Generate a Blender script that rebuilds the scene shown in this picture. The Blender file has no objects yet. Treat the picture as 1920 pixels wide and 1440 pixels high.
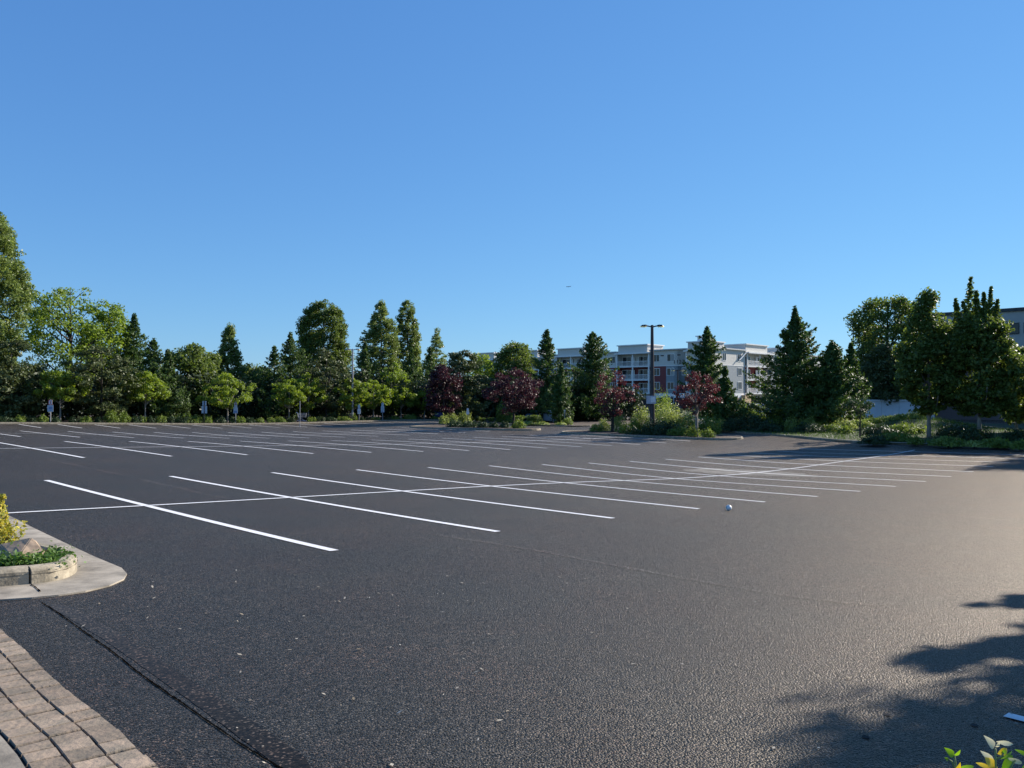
import bpy, math, random
import numpy as np
from mathutils import Vector, Matrix
R = math.radians
rng = np.random.default_rng(7)
random.seed(7)
scene = bpy.context.scene
COL = scene.collection
F = 1467.0; PW, PH = 1920, 1440; EYE = 1.45
PITCH = math.atan(20 / F)
CP, SP = math.cos(PITCH), math.sin(PITCH)
CTRL=[[-10.39,17.48,-0.465],[-8.47,19.44,-0.587],[-6.55,21.4,-0.676],[-4.63,23.36,-0.792],[-2.71,25.32,-0.911],[-0.79,27.28,-1.019],[1.13,29.24,-1.157],[3.05,31.2,-1.268],[4.97,33.15,-1.371],[6.89,35.11,-1.443],[-2.12,9.38,-0.443],[-0.2,11.33,-0.531],[1.72,13.29,-0.648],[3.64,15.25,-0.77],[5.56,17.21,-0.904],[7.48,19.17,-1.055],[9.4,21.13,-1.153],[11.32,23.09,-1.253],[13.24,25.05,-1.329],[15.16,27.01,-1.363],[1.43,21.26,-0.938],[3.35,23.22,-1.103],[5.27,25.18,-1.275],[7.18,27.14,-1.377],[9.1,29.1,-1.462],[11.02,31.06,-1.51],[8.81,37.07,-1.503],[10.73,39.03,-1.526],[12.65,40.99,-1.592],[14.57,42.95,-1.665],[16.49,44.91,-1.7],[17.08,28.97,-1.429],[19.0,30.93,-1.361],[-13.53,24.75,-0.543],[-11.61,26.71,-0.66],[-9.69,28.67,-0.756],[-7.77,30.63,-0.859],[-5.85,32.59,-0.955],[-3.93,34.55,-1.06],[-2.01,36.51,-1.16],[-0.09,38.47,-1.266],[1.83,40.43,-1.314],[3.75,42.38,-1.37],[5.67,44.34,-1.44],[7.59,46.3,-1.514],[-19.88,34.81,-0.629],[-17.96,36.77,-0.746],[-16.04,38.73,-0.863],[-14.12,40.69,-0.969],[-12.2,42.65,-1.068],[-10.28,44.61,-1.163],[-8.36,46.57,-1.246],[-6.44,48.53,-1.293],[-4.52,50.49,-1.363],[-24.77,39.47,-0.674],[-22.85,41.43,-0.807],[-20.93,43.39,-0.944],[-19.01,45.35,-1.073],[-17.09,47.31,-1.192],[-15.17,49.27,-1.302],[-13.25,51.23,-1.397],[-11.33,53.19,-1.448],[-9.42,55.15,-1.472],[-7.5,57.11,-1.521],[-31.12,49.53,-0.844],[-29.2,51.49,-0.97],[-27.28,53.45,-1.099],[-25.37,55.41,-1.218],[-23.45,57.37,-1.324],[-21.53,59.33,-1.419],[-19.61,61.29,-1.497],[-17.69,63.25,-1.523],[-15.77,65.21,-1.57],[-34.41,57.21,-0.966],[-32.49,59.17,-1.089],[-30.57,61.13,-1.173],[-28.65,63.09,-1.257],[-26.73,65.05,-1.341],[-24.81,67.0,-1.425],[-22.89,68.96,-1.491],[-20.97,70.92,-1.545],[-19.05,72.88,-1.578],[-17.13,74.84,-1.609],[-38.54,61.26,-0.875],[-36.62,63.22,-0.962],[-34.7,65.18,-1.068],[-32.78,67.14,-1.143],[-30.86,69.1,-1.233],[0.0,3.0,-0.1],[-3.0,4.0,-0.17],[3.0,4.0,-0.22],[0.0,-3.0,0.1],[-6.0,7.0,-0.2],[6.0,10.0,-0.62],[10.0,12.0,-0.85],[14.0,18.0,-1.1],[20.0,22.0,-1.3],[28.0,30.0,-1.35],[-14.0,16.0,-0.3],[-18.0,22.0,-0.35],[-30.0,40.0,-0.5],[-45.0,62.0,-0.75],[-60.0,50.0,-0.6],[-12.0,80.0,-1.5],[-5.0,67.0,-1.5],[2.0,64.0,-1.5],[8.0,55.0,-1.5],[13.0,51.0,-1.5],[20.0,48.0,-1.42],[24.0,44.5,-1.4],[28.0,40.0,-1.38],[17.5,60.0,-1.5],[5.0,82.0,-1.7],[30.0,70.0,-1.4],[-30.0,90.0,-1.4],[10.0,-30.0,0.3],[-60.0,0.0,0.2],[60.0,0.0,-0.9],[60.0,60.0,-1.2],[-80.0,110.0,-1.2],[0.0,120.0,-1.6],[60.0,120.0,-1.5],[150.0,150.0,-1.5],[-150.0,150.0,-1.5],[150.0,-50.0,-1.0],[-150.0,-50.0,0.0]]
# ------------------------------------------------------------------ terrain
_c = np.array(CTRL); _n = len(_c); _P = _c[:, :2] / 30
def _K(r2): return np.where(r2 > 0, .5 * r2 * np.log(np.maximum(r2, 1e-12)), 0)
_A = _K(((_P[:, None] - _P[None]) ** 2).sum(-1)) + np.eye(_n) * .02
_Q = np.c_[np.ones(_n), _P]
_w = np.linalg.solve(np.block([[_A, _Q], [_Q.T, np.zeros((3, 3))]]), np.r_[_c[:, 2], 0, 0, 0])
def terr(x, y):
    x = np.asarray(x, float); y = np.asarray(y, float)
    p = np.c_[np.ravel(x), np.ravel(y)] / 30
    z = np.concatenate([_K(((q[:, None] - _P[None]) ** 2).sum(-1)) @ _w[:_n] + np.c_[np.ones(len(q)), q] @ _w[_n:]
                        for q in np.array_split(p, max(1, len(p) // 4000))])
    d = np.hypot(p[:, 0] * 30, p[:, 1] * 30 - 50)
    k = np.clip((d - 140) / 120, 0, 1)
    z = z * (1 - k) + -1.5 * k
    return z.reshape(x.shape)
def tz(x, y): return float(terr(np.array([x]), np.array([y]))[0])
def mound(x, y):
    return .95 * np.exp(-(((x - 29.5) / 4.2) ** 2 + ((y - 58.5) / 5) ** 2)) + .5 * np.exp(-(((x - 19) / 5) ** 2 + ((y - 66) / 4) ** 2))
def bz(x, y): return float(tz(x, y) + .12 + mound(x, y))
def ray(px, py):
    a = (px - 960) / F; b = -(py - 720) / F
    return np.array([a, CP - b * SP, SP + b * CP])
def ground(px, py, off=0.0):
    d = ray(px, py); t = np.linspace(1.5, 160, 1600)
    h = EYE + d[2] * t - terr(d[0] * t, d[1] * t) - off
    i = int(np.argmax(h < 0))
    if i == 0: i = 1
    a, b = t[i - 1], t[i]; f = h[i - 1] / (h[i - 1] - h[i])
    t0 = a + (b - a) * f
    return d[0] * t0, d[1] * t0
def zpx(Y, py):                       # height of a pixel row at depth Y
    d = ray(960, py); return EYE + d[2] / d[1] * Y
def xpx(px, Y, py=740): d = ray(px, py); return d[0] / d[1] * Y
TH = -.7751
D = np.array([math.cos(TH), math.sin(TH)]); N = np.array([-D[1], D[0]])
O = np.array([-10.388, 17.479]); SW = 2.743
def grid(n, t): p = O + N * n + D * t; return float(p[0]), float(p[1])
def onrow(px, t):                     # point of a lot line t = const seen at picture column px
    k = xpx(px, 1.0); p = O + D * t
    n = (k * p[1] - p[0]) / (N[0] - k * N[1])
    return float(p[0] + N[0] * n), float(p[1] + N[1] * n)
# ------------------------------------------------------------------ materials
def new_mat(name):
    m = bpy.data.materials.new(name); m.use_nodes = True
    nt = m.node_tree; nt.nodes.clear(); return m, nt
def nd(nt, typ, **kw):
    n = nt.nodes.new(typ)
    for k, v in kw.items():
        if k in n.inputs: n.inputs[k].default_value = v
        else: setattr(n, k, v)
    return n
def c4(c): return (c[0], c[1], c[2], 1)
def simple(name, col, rough=.7, metal=0, var=.12, scale=3.0, bump=0.0, bscale=40, spec=.4, col2=None, stretch=None):
    m, nt = new_mat(name); L = nt.links.new
    out = nd(nt, 'ShaderNodeOutputMaterial'); p = nd(nt, 'ShaderNodeBsdfPrincipled')
    p.inputs['Roughness'].default_value = rough; p.inputs['Metallic'].default_value = metal
    p.inputs['Specular IOR Level'].default_value = spec
    tc = nd(nt, 'ShaderNodeTexCoord'); mp = nd(nt, 'ShaderNodeMapping')
    if stretch: mp.inputs['Scale'].default_value = stretch
    L(tc.outputs['Object'], mp.inputs['Vector'])
    nz = nd(nt, 'ShaderNodeTexNoise', Scale=scale, Detail=6.0, Roughness=.65); L(mp.outputs[0], nz.inputs['Vector'])
    mx = nd(nt, 'ShaderNodeMix', data_type='RGBA')
    a = col2 or tuple(v * (1 - var * 1.6) for v in col); b = tuple(min(1, v * (1 + var)) for v in col)
    mx.inputs[6].default_value = c4(a); mx.inputs[7].default_value = c4(b)
    rp = nd(nt, 'ShaderNodeValToRGB'); rp.color_ramp.elements[0].position = .35; rp.color_ramp.elements[1].position = .65
    L(nz.outputs['Fac'], rp.inputs[0]); L(rp.outputs[0], mx.inputs[0]); L(mx.outputs[2], p.inputs['Base Color'])
    if bump:
        nb = nd(nt, 'ShaderNodeTexNoise', Scale=bscale, Detail=5.0); L(mp.outputs[0], nb.inputs['Vector'])
        bp = nd(nt, 'ShaderNodeBump', Strength=.7, Distance=bump); L(nb.outputs['Fac'], bp.inputs['Height']); L(bp.outputs[0], p.inputs['Normal'])
    L(p.outputs[0], out.inputs[0]); return m
def leafmat(name, a, b, trans=.3, rough=.55, tcol=None):
    m, nt = new_mat(name); L = nt.links.new
    out = nd(nt, 'ShaderNodeOutputMaterial'); p = nd(nt, 'ShaderNodeBsdfPrincipled', Roughness=rough)
    p.inputs['Specular IOR Level'].default_value = .35
    g = nd(nt, 'ShaderNodeNewGeometry'); mx = nd(nt, 'ShaderNodeMix', data_type='RGBA')
    mx.inputs[6].default_value = c4(a); mx.inputs[7].default_value = c4(b)
    L(g.outputs['Random Per Island'], mx.inputs[0]); L(mx.outputs[2], p.inputs['Base Color'])
    tr = nd(nt, 'ShaderNodeBsdfTranslucent'); hs = nd(nt, 'ShaderNodeHueSaturation', Value=1.7, Saturation=1.1)
    hs.inputs['Hue'].default_value = .49
    L(mx.outputs[2], hs.inputs['Color']); L(hs.outputs[0], tr.inputs[0])
    ms = nd(nt, 'ShaderNodeMixShader'); ms.inputs[0].default_value = trans
    L(p.outputs[0], ms.inputs[1]); L(tr.outputs[0], ms.inputs[2]); L(ms.outputs[0], out.inputs[0]); return m
def asphalt_mat(name='asphalt', gain=1.0, bump=1.0, rough=0.0, gloss=1.0):
    m, nt = new_mat(name); L = nt.links.new
    out = nd(nt, 'ShaderNodeOutputMaterial'); p = nd(nt, 'ShaderNodeBsdfDiffuse'); gl = nd(nt, 'ShaderNodeBsdfGlossy'); gl.inputs['Color'].default_value = (1, .91, .80, 1)
    fz = nd(nt, 'ShaderNodeFresnel', IOR=1.5); fm = nd(nt, 'ShaderNodeMath', operation='MULTIPLY'); fm.inputs[1].default_value = AGL * gloss; fm.use_clamp = True; L(fz.outputs[0], fm.inputs[0]); msh = nd(nt, 'ShaderNodeMixShader'); L(fm.outputs[0], msh.inputs[0]); L(p.outputs[0], msh.inputs[1]); L(gl.outputs[0], msh.inputs[2])
    tc = nd(nt, 'ShaderNodeTexCoord')
    vo = nd(nt, 'ShaderNodeTexVoronoi', Scale=82.0); L(tc.outputs['Object'], vo.inputs['Vector'])
    v2 = nd(nt, 'ShaderNodeTexVoronoi', Scale=190.0); L(tc.outputs['Object'], v2.inputs['Vector'])
    n2 = nd(nt, 'ShaderNodeTexNoise', Scale=.35, Detail=5.0, Roughness=.6); L(tc.outputs['Object'], n2.inputs['Vector'])
    n3 = nd(nt, 'ShaderNodeTexNoise', Scale=3.5, Detail=5.0, Roughness=.65); L(tc.outputs['Object'], n3.inputs['Vector'])
    sep = nd(nt, 'ShaderNodeSeparateColor'); L(vo.outputs['Color'], sep.inputs[0])
    r1 = nd(nt, 'ShaderNodeValToRGB'); e = r1.color_ramp.elements
    e[0].position = .0; e[0].color = c4([v * gain for v in (.0022, .002, .0018)]); e[1].position = 1; e[1].color = c4([v * gain for v in (.12, .107, .09)])
    x = r1.color_ramp.elements.new(.8); x.color = c4([v * gain for v in (.0105, .0094, .0081)])
    L(sep.outputs[0], r1.inputs[0])
    def mul(a, fac, src, lo, hi, f=1.0):
        mu = nd(nt, 'ShaderNodeMix', data_type='RGBA', blend_type='MULTIPLY'); mu.inputs[0].default_value = f
        r = nd(nt, 'ShaderNodeValToRGB'); r.color_ramp.elements[0].position = lo[0]; r.color_ramp.elements[1].position = hi[0]
        r.color_ramp.elements[0].color = c4(lo[1]); r.color_ramp.elements[1].color = c4(hi[1])
        L(src, r.inputs[0]); L(a, mu.inputs[6]); L(r.outputs[0], mu.inputs[7]); return mu.outputs[2]
    a = mul(r1.outputs[0], 1, vo.outputs['Distance'], (.25, (1.15, 1.15, 1.15)), (.75, (.25, .25, .25)))  # gaps between stones: dark binder, with their shading also put into the colour
    a = mul(a, 1, n2.outputs['Fac'], (.34, (.62, .63, .66)), (.66, (1.4, 1.3, 1.18)))
    a = mul(a, 1, n3.outputs['Fac'], (.3, (.72, .72, .72)), (.7, (1.28, 1.27, 1.25)))
    n4 = nd(nt, 'ShaderNodeTexNoise', Scale=.8, Detail=3.0, Roughness=.55); L(tc.outputs['Object'], n4.inputs['Vector'])
    a = mul(a, 1, n4.outputs['Fac'], (.36, (.93, 1.0, 1.03)), (.64, (1.35, .98, .88)))
    L(a, p.inputs['Color'])
    mr = nd(nt, 'ShaderNodeMapRange'); mr.inputs[3].default_value = AROUGH[0] + rough; mr.inputs[4].default_value = AROUGH[1] + rough
    L(sep.outputs[1], mr.inputs[0]); L(mr.outputs[0], gl.inputs['Roughness'])
    # stones of different heights standing in the binder
    h1 = nd(nt, 'ShaderNodeMath', operation='MULTIPLY_ADD'); h1.inputs[1].default_value = -1.1; L(vo.outputs['Distance'], h1.inputs[0]); L(sep.outputs[2], h1.inputs[2])
    h2 = nd(nt, 'ShaderNodeMath', operation='MULTIPLY_ADD'); h2.inputs[1].default_value = -.45; L(v2.outputs['Distance'], h2.inputs[0]); L(h1.outputs[0], h2.inputs[2])
    b = nd(nt, 'ShaderNodeBump', Strength=ABUMP * bump, Distance=.006); L(h2.outputs[0], b.inputs['Height'])
    L(b.outputs[0], p.inputs['Normal']); L(b.outputs[0], gl.inputs['Normal']); L(b.outputs[0], fz.inputs['Normal']); L(msh.outputs[0], out.inputs[0]); return m
AROUGH = (.31, .50); ABUMP = 1.0; AGL = .46
# ------------------------------------------------------------------ meshes
class MB:
    def __init__(s): s.v = []; s.f = []
    def add(s, v, f):
        k = len(s.v); s.v += [tuple(map(float, p)) for p in v]; s.f += [tuple(i + k for i in q) for q in f]; return s
    def box(s, x0, x1, y0, y1, z0, z1, M=None):
        v = [(x, y, z) for z in (z0, z1) for y in (y0, y1) for x in (x0, x1)]
        if M is not None: v = [tuple(M @ Vector(p)) for p in v]
        return s.add(v, [(0, 2, 3, 1), (4, 5, 7, 6), (0, 1, 5, 4), (2, 6, 7, 3), (0, 4, 6, 2), (1, 3, 7, 5)])
    def tube(s, pts, rad, n=8, cap=True):
        pts = [Vector(p) for p in pts]; rings = []
        for i, p in enumerate(pts):
            a = pts[max(0, i - 1)]; b = pts[min(len(pts) - 1, i + 1)]; d = (b - a)
            d = d.normalized() if d.length > 1e-9 else Vector((0, 0, 1))
            u = d.cross(Vector((0, 0, 1)) if abs(d.z) < .95 else Vector((1, 0, 0))).normalized(); w = d.cross(u)
            r = rad[i] if hasattr(rad, '__len__') else rad
            rings.append([p + (u * math.cos(2 * math.pi * k / n) + w * math.sin(2 * math.pi * k / n)) * r for k in range(n)])
        v = [q for rg in rings for q in rg]; f = []
        for i in range(len(rings) - 1):
            for k in range(n):
                f.append((i * n + k, (i + 1) * n + k, (i + 1) * n + (k + 1) % n, i * n + (k + 1) % n))
        if cap: f.append(tuple(range(n))); f.append(tuple((len(rings) - 1) * n + k for k in reversed(range(n))))
        return s.add(v, f)
    def build(s, name, mat, parent=None, smooth=False, local=None):
        me = bpy.data.meshes.new(name); me.from_pydata(s.v, [], s.f); me.update()
        if smooth: me.polygons.foreach_set('use_smooth', [True] * len(me.polygons))
        return link(name, me, mat, parent)
def link(name, me, mat, parent=None, loc=None):
    me.materials.append(mat); o = bpy.data.objects.new(name, me); COL.objects.link(o)
    if parent is not None: o.parent = parent
    if loc is not None: o.location = loc
    return o
def quadmesh(name, V):                     # V: (n,4,3)
    n = len(V); me = bpy.data.meshes.new(name)
    me.vertices.add(n * 4); me.vertices.foreach_set('co', V.reshape(-1).astype(np.float32))
    me.loops.add(n * 4); me.loops.foreach_set('vertex_index', np.arange(n * 4, dtype=np.int32))
    me.polygons.add(n); me.polygons.foreach_set('loop_start', np.arange(0, n * 4, 4, dtype=np.int32))
    me.update(calc_edges=True); return me
def tag(o, label=None, cat=None, group=None, kind=None):
    if label: o['label'] = label
    if cat: o['category'] = cat
    if group: o['group'] = group
    if kind: o['kind'] = kind
    return o
def empty(name, loc, label, cat, group=None, rz=0):
    o = bpy.data.objects.new(name, None); COL.objects.link(o); o.location = loc; o.rotation_euler = (0, 0, rz)
    o.empty_display_size = .2; return tag(o, label, cat, group)
def leaves(C, size, out=None, flat=.3, r=None, aspect=.55):   # C (n,3) centres -> rhombic leaves
    n = len(C); r = r or rng
    nr = r.normal(size=(n, 3)); nr[:, 2] += flat
    if out is not None: nr += out
    nr /= np.linalg.norm(nr, axis=1)[:, None] + 1e-9
    a = r.normal(size=(n, 3)); u = np.cross(nr, a); u /= np.linalg.norm(u, axis=1)[:, None] + 1e-9
    w = np.cross(nr, u); s = size * r.uniform(.6, 1.35, n)[:, None]
    u = u * s; w = w * s * aspect
    bend = nr * s * .15
    return np.stack([C + u, C + w - bend, C - u, C - w - bend], 1)
def circ(n, r=None):
    r = r or rng; a = r.uniform(0, 2 * math.pi, n); return np.cos(a), np.sin(a)
# ------------------------------------------------------------------ trees
BARK = None
def limb(mb, a, b, r0, r1, r, n=6, sag=.06, seg=4):
    a = np.array(a, float); b = np.array(b, float); L_ = np.linalg.norm(b - a); pts = []
    j = r.normal(size=3) * L_ * sag
    for i in range(seg + 1):
        t = i / seg; p = a + (b - a) * t + j * math.sin(math.pi * t) + np.array([0, 0, L_ * .10 * math.sin(math.pi * t) * -1]) * 0
        pts.append(p)
    mb.tube(pts, [r0 + (r1 - r0) * i / seg for i in range(seg + 1)], n)
def broadleaf(name, x, y, z0, H, prof, lmat, bark, label, cat='tree', group=None, seed=1, nclump=70, lpc=90, csz=.5, lsz=.12,
              trunk_r=.12, zb=None, lean=0.0, inner=.35, flat=.75, nlimb=10, lump=.25, stretchy=1.0, upc=0.0, root=None):
    """prof: list of (height above base / H, half width in m); crown between first and last height."""
    r = np.random.default_rng(seed)
    ts = np.array([p[0] for p in prof]); rs = np.array([p[1] for p in prof])
    g = np.linspace(ts[0], ts[-1], 200); w = np.interp(g, ts, rs) ** 1.15 + .10 * rs.max(); w /= w.sum()
    t = r.choice(g, nclump, p=w) + r.normal(size=nclump) * .008
    a = r.uniform(0, 2 * math.pi, nclump); ph = r.uniform(0, 6.28, 4)
    mod = 1 + lump * (np.sin(2 * a + ph[0] + 5 * t) * .5 + np.sin(3 * a + ph[1] - 9 * t) * .5)
    rho = np.interp(t, ts, rs) * (inner + (1 - inner) * r.uniform(0, 1, nclump) ** .55) * mod
    C = np.c_[np.cos(a) * rho + lean * t * H, np.sin(a) * rho * stretchy, t * H]
    cs = csz * r.uniform(.55, 1.35, nclump)
    k = r.poisson(lpc * (cs / csz) ** 1.6); k = np.clip(k, 8, None)
    idx = np.repeat(np.arange(nclump), k); n = len(idx)
    g3 = r.normal(size=(n, 3)); g3 /= np.linalg.norm(g3, axis=1)[:, None]; g3 *= (r.uniform(.15, 1, n) ** .6)[:, None]
    off = g3 * cs[idx][:, None] * np.array([1, 1, flat])
    if upc: off[:, 2] += upc * np.abs(g3[:, 2]) * cs[idx]
    P = C[idx] + off
    V = leaves(P, lsz, out=g3 * 1.1, flat=.5, r=r)
    root = root or empty(name, (x, y, z0), label, cat, group)
    cm = link('crown', quadmesh('crown', V), lmat, root)
    mb = MB(); top = min(.93, ts[-1]) * H
    th = (ts[0] + .3 * (ts[-1] - ts[0])) * H
    axis = lambda h: np.array([lean * h + .03 * H * .3 * math.sin(h / H * 4 + ph[2]) * (h / H), .02 * H * .3 * math.sin(h / H * 5 + ph[3]) * (h / H), h])
    hs = np.linspace(-.3, top, 9); mb.tube([axis(h) for h in hs], [trunk_r * (1.25 if h < 0 else (1 - .85 * max(0, h) / top)) for h in hs], 8)
    order = r.permutation(nclump)[:nlimb]
    for i in order:
        hh = max(ts[0] * H * .85, C[i, 2] - np.hypot(C[i, 0] - lean * C[i, 2], C[i, 1]) * .9 - .2); hh = min(hh, top * .95)
        limb(mb, axis(hh), C[i], trunk_r * .45 * (1 - .6 * hh / top), .012 + trunk_r * .05, r)
    mb.build('trunk', bark, root, smooth=True)
    return root
def conifer(name, x, y, z0, H, Rb, lmat, bark, label, cat='conifer', group=None, seed=1, nb=150, lpb=70, lsz=.13, h0=.06, prof=None,
            droop=-.12, tips=.25, trunk_r=.16, wid=.17, rag=.5, lean=0.0, cut=1.0):
    r = np.random.default_rng(seed)
    prof = prof or [(0, .72), (.12, 1.0), (.35, .8), (.6, .52), (.8, .27), (.92, .11), (1, .02)]
    pt = np.array([p[0] for p in prof]); pr = np.array([p[1] for p in prof])
    u = np.sort(r.uniform(0, 1, nb) ** .92); t = h0 + (1 - h0) * u * .985; ph = r.uniform(0, 6.28, 3)
    Lb = Rb * np.interp(u, pt, pr) * (1 + rag * r.normal(size=nb) * .6).clip(.5, 1.5) + .05
    a = np.arange(nb) * 2.39996 + r.normal(size=nb) * .35
    Lb = Lb * (1 + .2 * np.sin(a + ph[0] + 5 * u) + .14 * np.sin(2 * a + ph[1] - 11 * u) + .12 * np.sin(ph[2] + 17 * u))
    k = (lpb * (Lb / Rb + .12) ** 1.1).astype(int) + 14
    idx = np.repeat(np.arange(nb), k); n = len(idx)
    s = r.uniform(0, 1, n) ** .62 * .93 + .07
    lat = r.normal(size=n) * wid * Lb[idx] * (1.12 - s) + r.normal(size=n) * .07
    L = Lb[idx]; ca, sa = np.cos(a[idx]), np.sin(a[idx])
    dz = droop * (1 - u[idx] * 1.2)
    zz = t[idx] * H + L * s * dz + tips * L * s ** 3 - np.abs(lat) * .25 - r.exponential(.09, n) * (.4 + L / Rb)
    P = np.c_[ca * L * s - sa * lat + lean * zz, sa * L * s + ca * lat, zz]
    nl = 60; zt = H * (1 - r.uniform(0, 1, nl) ** 1.5 * .13)
    P = np.vstack([P, np.c_[r.normal(size=nl) * .07 * (1 + (H - zt)) + lean * H, r.normal(size=nl) * .07 * (1 + (H - zt)), zt]])
    n = len(P); out = np.c_[np.r_[ca, np.zeros(nl)], np.r_[sa, np.zeros(nl)], np.full(n, .35)] * .9
    V = leaves(P, lsz, out=out, flat=.2, r=r, aspect=.42)
    root = empty(name, (x, y, z0), label, cat, group)
    link('crown', quadmesh('crown', V), lmat, root)
    mb = MB(); hs = np.linspace(-.3, H * .97, 8)
    mb.tube([(lean * max(0, h), 0, h) for h in hs], [trunk_r * (1 - .93 * max(0, h) / H) for h in hs], 8)
    for i in r.permutation(nb)[:26]:
        c_, s_ = math.cos(a[i]), math.sin(a[i]); q = Lb[i] * .75
        mb.tube([(lean * t[i] * H, 0, t[i] * H), (c_ * q * .5 + lean * t[i] * H, s_ * q * .5, t[i] * H + q * .5 * droop), (c_ * q + lean * t[i] * H, s_ * q, t[i] * H + q * droop)], [.03, .02, .008], 4)
    mb.build('trunk', bark, root, smooth=True)
    return root
def shrub(name, x, y, z0, w, h, lmat, label, group=None, seed=1, n=900, lsz=.05, cat='shrub', boxy=0.0, dep=None, loose=.12, lean=None, stems=6):
    r = np.random.default_rng(seed)
    n = int(max(n, 2.6 * (w * h + w * w * .5) / lsz ** 2)); g = r.normal(size=(n, 3)); g[:, 2] = np.abs(g[:, 2]); g /= np.linalg.norm(g, axis=1)[:, None]
    if boxy: g = np.sign(g) * np.abs(g) ** (1 - boxy * .6); g /= np.maximum(np.abs(g).max(1), np.linalg.norm(g, axis=1) * (1 - boxy))[:, None]
    ph = r.uniform(0, 6.28, 5); az = np.arctan2(g[:, 1], g[:, 0])
    lump = 1 + (.16 if not boxy else .05) * (np.sin(3 * az + ph[0] + 3 * g[:, 2]) + np.sin(5 * az + ph[1] - 4 * g[:, 2])) + r.normal(size=n) * loose * .5
    q = (r.uniform(.35, 1, n) ** .4 * lump)[:, None]
    P = g * q * np.array([w / 2, (dep or w) / 2, h]) ; P[:, 2] = np.maximum(P[:, 2], .02)
    V = leaves(P, lsz, out=g, flat=.6, r=r)
    root = empty(name, (x, y, z0), label, cat, group)
    link('foliage', quadmesh('foliage', V), lmat, root)
    mb = MB()
    for i in range(stems):
        e = P[r.integers(n)] * .8; mb.tube([(e[0] * .15, e[1] * .15, -.08), (e[0] * .6, e[1] * .6, e[2] * .6), tuple(e)], [.02, .014, .006], 5)
    mb.build('stem', BARKM, root)
    return root
SUN_EL, SUN_AZ = 26.0, 57.0; SUNS = 5.0; SKYS = .10; AIR, DUST, OZ = 1.0, 0.0, 3.5; EXPO = 0.9; SKYG = ((.53, .72), (1.02, .62), (2.04, .45))
from mathutils.geometry import delaunay_2d_cdt
# ------------------------------------------------------------------ material set
M_asph = asphalt_mat()
M_paint = simple('road_paint', (.80, .79, .77), .55, var=.1, scale=38, bump=.003, bscale=120, col2=(.58, .57, .55))
M_conc = simple('kerb_concrete', (.30, .26, .19), .9, var=.3, scale=7, bump=.007, bscale=38)
M_apron = simple('apron_concrete', (.29, .255, .20), .85, var=.3, scale=2.6, bump=.003, bscale=90)
M_bank = simple('grassy_bank', (.04, .058, .02), .95, var=.4, scale=2.0, bump=.04, bscale=14, col2=(.05, .045, .026))
M_mulch = simple('bark_mulch', (.085, .06, .042), .95, var=.45, scale=9, bump=.05, bscale=22)
M_ground = simple('dry_grass_ground', (.07, .075, .035), .95, var=.3, scale=.6, bump=.03, bscale=8)
M_seamL = asphalt_mat('worn_seam', 2.3, 1.0, .0, 1.08)
M_mark = simple('drill_filler', (.02, .019, .018), .9, var=.2)
M_seamD = simple('crack_dark', (.004, .004, .004), 1, var=.3, scale=12, spec=0)
M_smooth = asphalt_mat('rolled_asphalt', 1.1, .15, .06, .8)
M_silt = simple('dried_silt', (.15, .138, .115), .9, var=.35, scale=2.5, bump=.002, bscale=60)
M_brick = simple('paver_brick', (.235, .178, .128), .9, var=.3, scale=9, bump=.010, bscale=38, col2=(.185, .155, .115))
M_joint = simple('paver_joint', (.022, .019, .017), .95, var=.3, scale=20, bump=.01, bscale=80)
M_rock = simple('tan_rock', (.34, .25, .17), .85, var=.3, scale=4, bump=.012, bscale=14)
BARKM = simple('shrub_stem', (.06, .045, .03), .9)
BK_D = simple('bark_dark', (.05, .042, .034), .95, var=.3, scale=6, bump=.02, bscale=18, stretch=(1, 1, .25))
BK_L = simple('bark_pale', (.26, .235, .20), .85, var=.25, scale=5, bump=.01, bscale=18, stretch=(1, 1, .3))
BK_P = simple('bark_poplar', (.14, .13, .11), .9, var=.25, scale=6, bump=.02, bscale=14, stretch=(1, 1, .25))
LF_MAPLE = leafmat('leaf_maple', (.12, .18, .022), (.205, .275, .04), .4)
LF_YG = leafmat('leaf_yellow_green', (.11, .175, .024), (.20, .275, .045), .4)
LF_DEC = leafmat('leaf_deciduous', (.06, .10, .02), (.13, .175, .036), .38)
LF_POP = leafmat('leaf_poplar', (.075, .12, .026), (.21, .265, .075), .38, rough=.42)
LF_CON = leafmat('needle_cedar', (.030, .066, .016), (.085, .14, .027), .25)
LF_CONL = leafmat('needle_cedar_light', (.04, .085, .018), (.085, .14, .03), .2)
LF_CONB = leafmat('needle_fir', (.016, .038, .02), (.035, .068, .03), .12)
LF_PINE = leafmat('needle_pine', (.040, .064, .02), (.095, .115, .036), .2)
LF_PLUM = leafmat('leaf_plum', (.055, .017, .019), (.12, .038, .035), .3)
LF_PLUMD = leafmat('leaf_plum_dark', (.03, .012, .016), (.07, .022, .026), .25)
LF_SHR = leafmat('leaf_shrub', (.09, .15, .025), (.20, .26, .05), .34)
LF_SHRD = leafmat('leaf_shrub_dark', (.022, .045, .016), (.05, .085, .026), .2)
LF_SHRY = leafmat('leaf_shrub_lime', (.18, .24, .05), (.33, .38, .11), .3)
LF_GOLD = leafmat('leaf_golden', (.10, .16, .02), (.60, .50, .09), .3)
LF_GC = leafmat('leaf_groundcover', (.05, .11, .02), (.11, .20, .04), .3)
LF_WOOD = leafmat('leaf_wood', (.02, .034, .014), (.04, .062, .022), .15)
LF_GRASS = leafmat('grass_blade', (.035, .075, .014), (.085, .135, .03), .3)
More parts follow.
